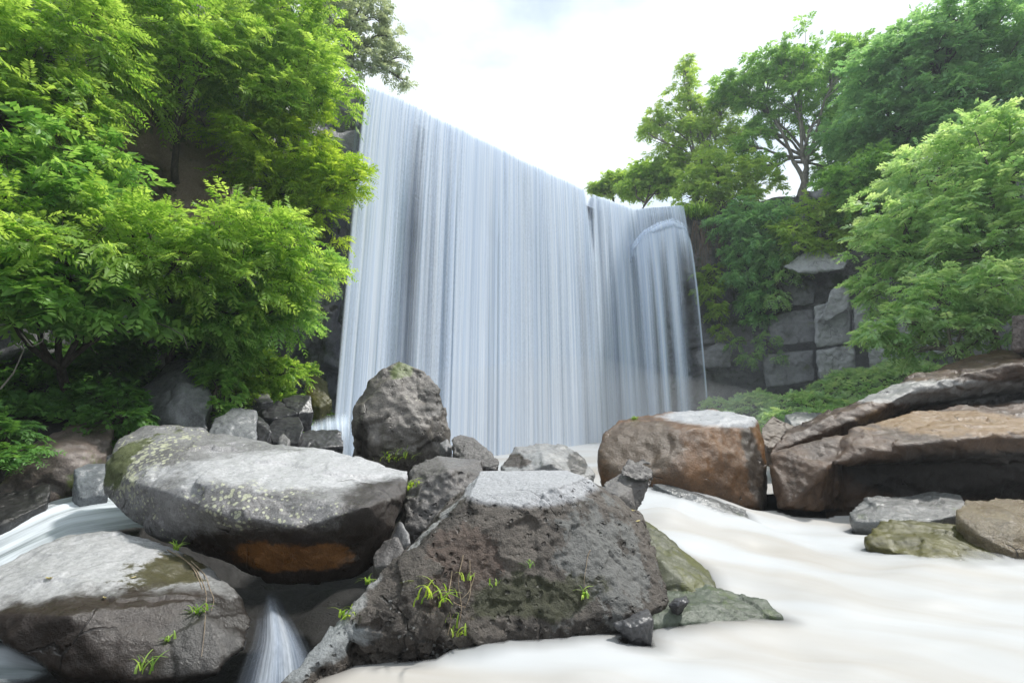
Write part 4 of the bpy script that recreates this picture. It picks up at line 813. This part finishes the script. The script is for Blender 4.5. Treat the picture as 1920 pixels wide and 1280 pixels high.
tree('broad_tree', 'big dark green tree in the top right corner', 'tree', at(1830, 420, 17.5), [(1750, 100, 16.5, 78), (1860, 60, 16, 90), (1680, 150, 17.2, 66), (1800, 170, 16.2, 66), (1890, 170, 15.8, 75), (1640, 210, 17.6, 50), (1720, 220, 17, 50), (1940, 100, 15.8, 90), (1700, 80, 17.2, 40), (1690, 100, 16.8, 60), (1790, 40, 16.2, 60), (1780, 240, 16.4, 60), (1860, 250, 16, 60), (1620, 160, 17.6, 40)], COOL, seed=25, group=RG, tips=66, per=8, flen=0.36, leaf=0.115, pairs=6, wid=0.42, lo=0.2, trunk_r=0.16)
tree('broad_tree', 'dark shaded tree behind the fan stemmed one, under the corner tree', 'tree', at(1640, 400, 19), [(1620, 270, 18.6, 48), (1680, 280, 18.2, 46), (1570, 260, 19.2, 36), (1740, 260, 17.8, 46), (1660, 340, 18.2, 40)], COOL, seed=26, group=RG, tips=75, per=8, flen=0.34, leaf=0.115, pairs=6, wid=0.42, lo=0.2)
tree('shrub', 'green shrub on the cliff top behind the grass tuft at the right brink', 'shrub', at(1360, 410, 20.3), [(1345, 345, 20.6, 38), (1385, 370, 20.2, 36), (1325, 365, 20.5, 28), (1425, 345, 20.4, 36), (1385, 320, 20.8, 38), (1300, 340, 21, 32), (1340, 310, 21, 34), (1290, 370, 21, 24)], OLIVE, seed=27, group=RG, tips=50, per=8, flen=0.26, leaf=0.11, pairs=5, wid=0.45)
tree('shrub', 'grey green creeper tumbling over the cliff edge right of the falls', 'shrub', at(1400, 405, 19.8), [(1385, 420, 19.3, 34), (1420, 425, 19.0, 36), (1405, 465, 19.0, 28), (1445, 400, 19.0, 34), (1395, 395, 19.4, 30), (1350, 415, 19.6, 26), (1440, 450, 18.8, 28)], COOL, seed=28, group=RG, tips=75, per=8, flen=0.26, leaf=0.09, pairs=6, wid=0.45, droop=0.6)
tree('shrub', 'yellow olive shrub with bare twigs spilling over the dark recess', 'shrub', at(1540, 420, 18.9), [(1520, 405, 18.2, 44), (1480, 430, 18.3, 38), (1560, 435, 18.0, 40), (1500, 465, 18.0, 30), (1580, 390, 18.0, 40), (1600, 440, 17.6, 34), (1540, 465, 17.8, 22)], OLIVE, seed=29, group=RG, tips=55, per=8, flen=0.26, leaf=0.10, pairs=5, wid=0.42, droop=0.4)
tree('shrub', 'mid green shrub above the olive one, at the edge of the big pale tree', 'shrub', at(1640, 420, 17.4), [(1600, 340, 17.2, 46), (1650, 310, 17, 46), (1560, 350, 17.5, 36), (1630, 380, 16.8, 40)], GREEN, seed=30, group=RG, tips=55, per=8, flen=0.3, leaf=0.11, pairs=6, wid=0.42)
tree('leafy_tree', 'large pale green tree at the right edge with dense drooping sprays', 'tree', at(1900, 700, 11.2), [(1740, 330, 12.6, 78), (1850, 290, 11.8, 85), (1700, 420, 12.4, 75), (1800, 400, 11.6, 80), (1900, 370, 11, 90), (1660, 480, 12.6, 50), (1760, 480, 11.8, 75), (1870, 460, 11, 85), (1930, 270, 11.4, 70), (1640, 540, 12.8, 46)], PALE, seed=31, group=RG, tips=50, per=9, flen=0.34, leaf=0.10, pairs=7, wid=0.42, trunk_r=0.10)
tree('leafy_tree', 'lower pale green tree over the huge boulder, its forked stem leaning right', 'tree', at(1815, 700, 10.4), [(1760, 560, 10.6, 65), (1660, 625, 11.2, 36), (1860, 540, 10.2, 75), (1700, 600, 11, 44), (1800, 610, 10.4, 48), (1890, 600, 10, 48), (1720, 660, 10.9, 26), (1640, 640, 11.3, 20)], PALE, bark=BARK2, seed=32, group=RG, tips=52, per=9, flen=0.30, leaf=0.09, pairs=7, wid=0.42, trunk_r=0.06, droop=0.35)
tree('creeper', 'green creeper hanging down the dark rock beside the falls', 'creeper', at(1395, 470, 19.9), [(1385, 520, 19.3, 26), (1405, 560, 19.2, 26), (1425, 600, 19.1, 20), (1375, 480, 19.5, 24), (1440, 540, 19.0, 24), (1440, 490, 18.9, 26)], COOL, seed=33, group=RG, tips=110, per=7, flen=0.22, leaf=0.09, pairs=5, wid=0.5, droop=0.8)
tree('creeper', 'pale creeper hanging over the left edge of the slab overhang', 'creeper', at(1480, 470, 19.0), [(1465, 480, 18.6, 24), (1475, 520, 18.5, 20), (1455, 560, 18.6, 18), (1500, 500, 18.2, 18)], PALE, seed=35, group=RG, tips=90, per=7, flen=0.22, leaf=0.08, pairs=5, wid=0.5, droop=0.8)
tree('creeper', 'thin green creeper low on the dark rock above the green bank', 'creeper', at(1440, 640, 19.2), [(1440, 640, 18.9, 20), (1410, 670, 18.9, 18), (1465, 670, 18.7, 18), (1380, 640, 19.1, 14)], GREEN, seed=36, group=RG, tips=80, per=7, flen=0.2, leaf=0.08, pairs=5, wid=0.5, droop=0.8)
tree('creeper', 'olive creeper clump on the rock just right of the thin strand of water', 'creeper', at(1335, 530, 20.3), [(1332, 545, 19.7, 24), (1342, 582, 19.6, 20), (1330, 512, 19.9, 18), (1350, 620, 19.5, 13)], OLIVE, seed=34, group=RG, tips=110, per=7, flen=0.2, leaf=0.08, pairs=5, wid=0.5, droop=0.7)

# ------------------------------------------------------------------ grass and ground cover
def blades(name, base, n, h, spread, mat, seed, label=None, cat=None, lean=0.6, parent=None, w=0.012, hang=0.0, group=None):
    rng = np.random.default_rng(seed); base = np.asarray(base, float); Vs, Fs, cs_ = [], [], []; b = 0
    for i in range(n):
        az = rng.random() * 2 * PI; d = np.array((math.cos(az), math.sin(az), 0)); hh = h * (0.5 + 0.7 * rng.random()); p0 = rng.normal(0, spread, 3) * np.array((1, 1, 0.3))
        ln = lean * (0.3 + rng.random()); t = np.linspace(0, 1, 6)
        pts = p0 + np.outer(t ** 1.6, d) * hh * ln + np.outer(t * (1 - 0.35 * ln * t - hang * t * t), (0, 0, 1)) * hh
        sd_ = np.array((-d[1], d[0], 0.15)); ww = w * (1 - t) ** 0.7 * (0.7 + 0.6 * rng.random()) + 0.0008
        Vs.append(np.stack([pts - sd_ * ww[:, None], pts + sd_ * ww[:, None]], 1).reshape(-1, 3))
        k = np.arange(5) * 2; Fs.append(np.stack([k, k + 1, k + 3, k + 2], 1) + b); b += 12; cs_.append(np.full(12, rng.random()))
    o = mk(name, np.concatenate(Vs), np.concatenate(Fs), mat, attrs={'var': np.concatenate(cs_)}, origin=None)
    o.location = base
    return tag(o, label, cat, group)
def on_rock(px, py, Y0=2.5, Y1=22):
    d = ray(px, py); best = None
    for lo, hi, b in trees_bvh:
        h = b.ray_cast(Vector(CAM), Vector(d).normalized())
        if h[0] is not None and (best is None or h[3] < best[1]): best = (h[0], h[3])
    return np.array(best[0]) if best is not None else at(px, py, 4.0)
tufts = [((812, 1120), 26, 0.17, 0.05, YELLOW, 'leafy grass tuft on the lower left block of the centre boulder'),
         ((838, 1165), 14, 0.13, 0.03, YELLOW, 'small grass tuft just above the water at the front of the centre boulder'),
         ((860, 1190), 12, 0.12, 0.03, YELLOW, 'drooping dry grass tuft at the waterline of the centre boulder'),
         ((1095, 1118), 12, 0.11, 0.015, LIME, 'single bright grass tuft low on the right of the centre boulder'),
         ((993, 1062), 8, 0.08, 0.015, GREEN, 'small green blades in the middle of the pitted front face'),
         ((925, 1095), 7, 0.07, 0.02, OLIVE, 'few pale blades left of the middle of the pitted front face'),
         ((875, 1085), 9, 0.10, 0.03, OLIVE, 'wiry tuft beside the red brown crack of the centre boulder'),
         ((645, 1155), 14, 0.10, 0.03, YELLOW, 'yellow tuft at the lower end of the sloping ridge'),
         ((690, 1095), 14, 0.10, 0.006, OLIVE, 'thin arching blades over the edge of the sloping ridge'),
         ((768, 915), 26, 0.13, 0.04, YELLOW, 'yellow green tuft in the cleft at the right end of the lichen speckled boulder'),
         ((742, 858), 60, 0.14, 0.10, YELLOW, 'thick mossy grass tuft at the foot of the upright boulder'),
         ((375, 1148), 16, 0.09, 0.02, LIME, 'bright fern like tuft on the dark front of the bottom left boulder'),
         ((275, 1258), 16, 0.13, 0.02, LIME, 'green tuft at the very bottom of the bottom left boulder'),
         ((318, 1200), 8, 0.06, 0.015, LIME, 'tiny pale tuft between the two green tufts of the bottom left boulder'),
         ((330, 1030), 14, 0.10, 0.012, OLIVE, 'dry wiry roots on top of the bottom left boulder under the overhang'),
         ((1190, 786), 50, 0.07, 0.02, OLIVE, 'mossy tuft on the left shoulder of the orange brown block boulder')]
for i, ((x, y), n_, h_, s_, m_, lb) in enumerate(tufts):
    blades('grass_tuft', on_rock(x, y), n_, h_, s_, m_, 200 + i, lb, 'grass', lean=0.9, hang=0.3 if i < 12 else 0.2, w=0.006, group='grass tufts on the boulders')
blades('grass_clump', at(1308, 402, 20.2), 420, 0.75, 0.30, LIME, 300, 'bright green hanging grass clump at the right end of the brink', 'grass', lean=0.9, hang=0.7, w=0.02)
# dry roots hanging below it
rng = np.random.default_rng(5)
paths = []
for i in range(40):
    p = at(1300 + 60 * rng.random(), 412 + 10 * rng.random(), 20.0); q = p + np.array((rng.normal(0, 0.1), rng.normal(0, 0.05), -0.8 - 1.6 * rng.random())); paths.append((bend(p, q, rng, 7, 0.04), np.linspace(0.014, 0.005, 7)))
V, Fq = tube(paths, 4); tag(mk('hanging_roots', V, Fq, wood_mat('root', (0.13, 0.08, 0.06), (0.28, 0.19, 0.14))), 'curtain of dry red brown roots hanging under the grass clump', 'roots')
def surface_roots(name, lists, mat, label, r=0.004, seed=0):
    rng = np.random.default_rng(seed); paths = []
    for pts in lists:
        P = []
        for k in range(len(pts) - 1):
            for t in np.linspace(0, 1, 6)[:-1]:
                x, y = np.array(pts[k]) * (1 - t) + np.array(pts[k + 1]) * t
                q = on_rock(x + rng.normal(0, 1.5), y); P.append(q + unit(CAM - q) * 0.012)
        P = np.array(P)
        for _ in range(2): P[1:-1] = 0.5 * P[1:-1] + 0.25 * (P[:-2] + P[2:])
        paths.append((P, np.linspace(r, r * 0.4, len(P))))
    V, Fq = tube(paths, 4); return tag(mk(name, V, Fq, mat), label, 'roots')
ROOT = wood_mat('dry_root', (0.20, 0.14, 0.09), (0.42, 0.34, 0.24))
surface_roots('dry_roots', [[(868, 1040), (858, 1090), (866, 1140), (858, 1188)], [(880, 1050), (884, 1100), (872, 1150)], [(850, 1070), (838, 1120), (846, 1170), (838, 1195)], [(892, 1075), (880, 1110), (860, 1125)], [(830, 1100), (850, 1130), (880, 1140)]], ROOT, 'dry root strands hanging down the front of the centre boulder', 0.004, 1)
surface_roots('dry_roots', [[(330, 1035), (368, 1066), (388, 1110), (384, 1170), (378, 1245)], [(345, 1040), (384, 1075), (402, 1120), (394, 1150)], [(360, 1060), (380, 1100), (386, 1200)], [(312, 1030), (350, 1050), (376, 1085)]], ROOT, 'wiry pale roots trailing over the shoulder of the bottom left boulder', 0.004, 2)
surface_roots('dry_stalk', [[(1104, 1030), (1098, 1075), (1094, 1115)]], ROOT, 'single thin dry stalk on the right half of the pitted front face', 0.003, 3)
# dead twigs over the left bank
for i, (pts, lb) in enumerate([([(0, 730, 5.6), (25, 700, 5.7), (45, 655, 5.8), (40, 640, 5.9)], 'bare grey twig curving up at the left edge'),
                               ([(280, 600, 6.9), (320, 615, 6.9), (345, 630, 6.9), (352, 655, 6.9)], 'pale bare twig drooping under the layered tree'),
                               ([(40, 625, 5.7), (60, 650, 5.7), (80, 640, 5.7), (84, 620, 5.7)], 'short hooked bare twig near the left edge')]):
    P = np.array([at(*p) for p in pts]); P2, _ = path(P, 0.03); V, Fq = tube([(P2, np.linspace(0.010, 0.004, len(P2)))], 5)
    tag(mk('bare_twig', V, Fq, BARK2), lb, 'twig')

FALLEN = leaf_mat('fallen_leaf_pale', (0.45, 0.38, 0.16), (0.55, 0.48, 0.24), 0.2)
for i, ((x, y), r_, lb) in enumerate([((92, 1085), 0.020, 'pale fallen leaf lying near the left edge of the bottom left boulder'), ((250, 1084), 0.016, 'pale fallen leaf on the middle of the bottom left boulder'),
                                    ((196, 1122), 0.016, 'pale fallen leaf on the front lip of the bottom left boulder'), ((1196, 978), 0.026, 'pale oval fallen leaf on the right shoulder of the centre boulder'),
                                    ((1186, 958), 0.030, 'long tan fallen leaf beside the mossy round rock')]):
    p = on_rock(x, y); a_ = i * 1.3; c_, s_ = math.cos(a_), math.sin(a_)
    V = [np.array((r_ * (u * c_ - v * s_), r_ * (u * s_ + v * c_), 0.004 + 0.006 * (abs(u) + abs(v)))) for u, v in ((-1.3, 0), (-0.5, 0.45), (0.5, 0.4), (1.3, 0), (0.5, -0.4), (-0.5, -0.45), (0, 0))]
    o = mk('fallen_leaf', V, [(0, 5, 6, 1), (1, 6, 3, 2), (6, 5, 4, 3)], FALLEN, attrs={'var': np.full(7, i / 5)}, smooth=False); o.location = p
    tag(o, lb, 'leaf')

def cover(name, poly_pts, n, mat, label, seed, flen=0.16, leaf=0.06, pairs=4, zoff=0.05):
    """leafy ground cover sown on the valley floor inside a quad of ground points"""
    rng = np.random.default_rng(seed); q = [np.array(p) for p in poly_pts]
    u, v = rng.random(n), rng.random(n)
    P = (q[0][None] * ((1 - u) * (1 - v))[:, None] + q[1][None] * (u * (1 - v))[:, None] + q[2][None] * (u * v)[:, None] + q[3][None] * ((1 - u) * v)[:, None])
    z = idw(P[:, 0][:, None], P[:, 1][:, None], GC)[:, 0] + zoff
    z = z + 0.18 * np.clip(fbm(np.stack([P[:, 0], P[:, 1], 0 * z], 1) * 1.6, 3, seed), -0.6, 1) * rng.random(n)
    keep = fbm(np.stack([P[:, 0], P[:, 1], 0 * z], 1) * 0.9, 3, seed + 1) > -0.55
    B = np.stack([P[:, 0], P[:, 1], z], 1)[keep]
    D = unit(rng.normal(0, 1, (len(B), 3)) * np.array((1, 1, 0.3)) + np.array((0, 0, 0.5)))
    V, cc = fronds(B, D, flen * (0.6 + 0.8 * rng.random(len(B))), rng, pairs, leaf, 0.5, 0.4, 0.1, 0.5)
    return tag(mk(name, V, np.arange(len(V)).reshape(-1, 4), mat, attrs={'var': cc}, smooth=False), label, kind='stuff')
cover('ground_cover', [(5.0, 11.8), (13.5, 10.5), (15.0, 16.8), (6.6, 19.2)], 15000, PALE, 'low leafy ground cover on the green bank below the right cliff', 400, 0.24, 0.10)
cover('ground_cover', [(-5.6, 8.4), (-3.4, 8.9), (-3.4, 11.2), (-5.6, 10.6)], 9000, LIME, 'bright green ground cover on the ledge left of the falls', 401, 0.16, 0.06)
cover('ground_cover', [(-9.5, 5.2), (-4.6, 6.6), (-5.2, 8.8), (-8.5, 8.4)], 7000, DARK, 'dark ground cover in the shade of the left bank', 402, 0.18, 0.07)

# ------------------------------------------------------------------ haze and spray
def volume(name, lo, hi, dens, col, label, aniso=0.2):
    lo, hi = np.array(lo, float), np.array(hi, float)
    V = np.array([[(lo, hi)[(k >> a) & 1][a] for a in range(3)] for k in range(8)])
    Fq = [(0, 2, 3, 1), (4, 5, 7, 6), (0, 1, 5, 4), (2, 6, 7, 3), (0, 4, 6, 2), (1, 3, 7, 5)]
    m = bpy.data.materials.new(name); m.use_nodes = True; t = m.node_tree; t.nodes.clear()
    o = t.nodes.new('ShaderNodeOutputMaterial'); v = t.nodes.new('ShaderNodeVolumePrincipled')
    v.inputs['Color'].default_value = (*col, 1); v.inputs['Density'].default_value = dens; v.inputs['Anisotropy'].default_value = aniso
    t.links.new(v.outputs[0], o.inputs['Volume'])
    return tag(mk(name, V, Fq, m, smooth=False), label, kind='stuff')
volume('haze', (-430, -430, -3.5), (430, 530, 32), 0.0022, (0.86, 0.94, 1.0), 'thin pale haze of spray hanging in the whole gorge')
def spray(c, r, dens, label):
    bm = bmesh.new(); bmesh.ops.create_icosphere(bm, subdivisions=4, radius=1.0)
    me = bpy.data.meshes.new('spray_mist')
    for v in bm.verts:
        k = 1 + 0.18 * float(vnoise(np.array([list(v.co * 2.0)]), 4)[0]); v.co = Vector((v.co.x * r[0] * k, v.co.y * r[1] * k, v.co.z * r[2] * k))
    bm.to_mesh(me); bm.free()
    m = bpy.data.materials.new('spray_mist'); m.use_nodes = True; t = m.node_tree; t.nodes.clear()
    o_ = t.nodes.new('ShaderNodeOutputMaterial'); v_ = t.nodes.new('ShaderNodeVolumePrincipled')
    v_.inputs['Color'].default_value = (0.92, 0.96, 1.0, 1); v_.inputs['Density'].default_value = dens; v_.inputs['Anisotropy'].default_value = 0.1
    t.links.new(v_.outputs[0], o_.inputs['Volume']); me.materials.append(m)
    o = bpy.data.objects.new('spray_mist', me); COL.objects.link(o); o.location = c
    return tag(o, label, kind='stuff')
spray((1.2, 12.6, 0.5), (6.0, 3.2, 1.9), 0.055, 'white spray drifting over the plunge pool at the foot of the falls')
spray((9.6, 14.6, 1.7), (4.6, 3.0, 2.3), 0.028, 'pale spray drifting over the green bank below the right cliff')
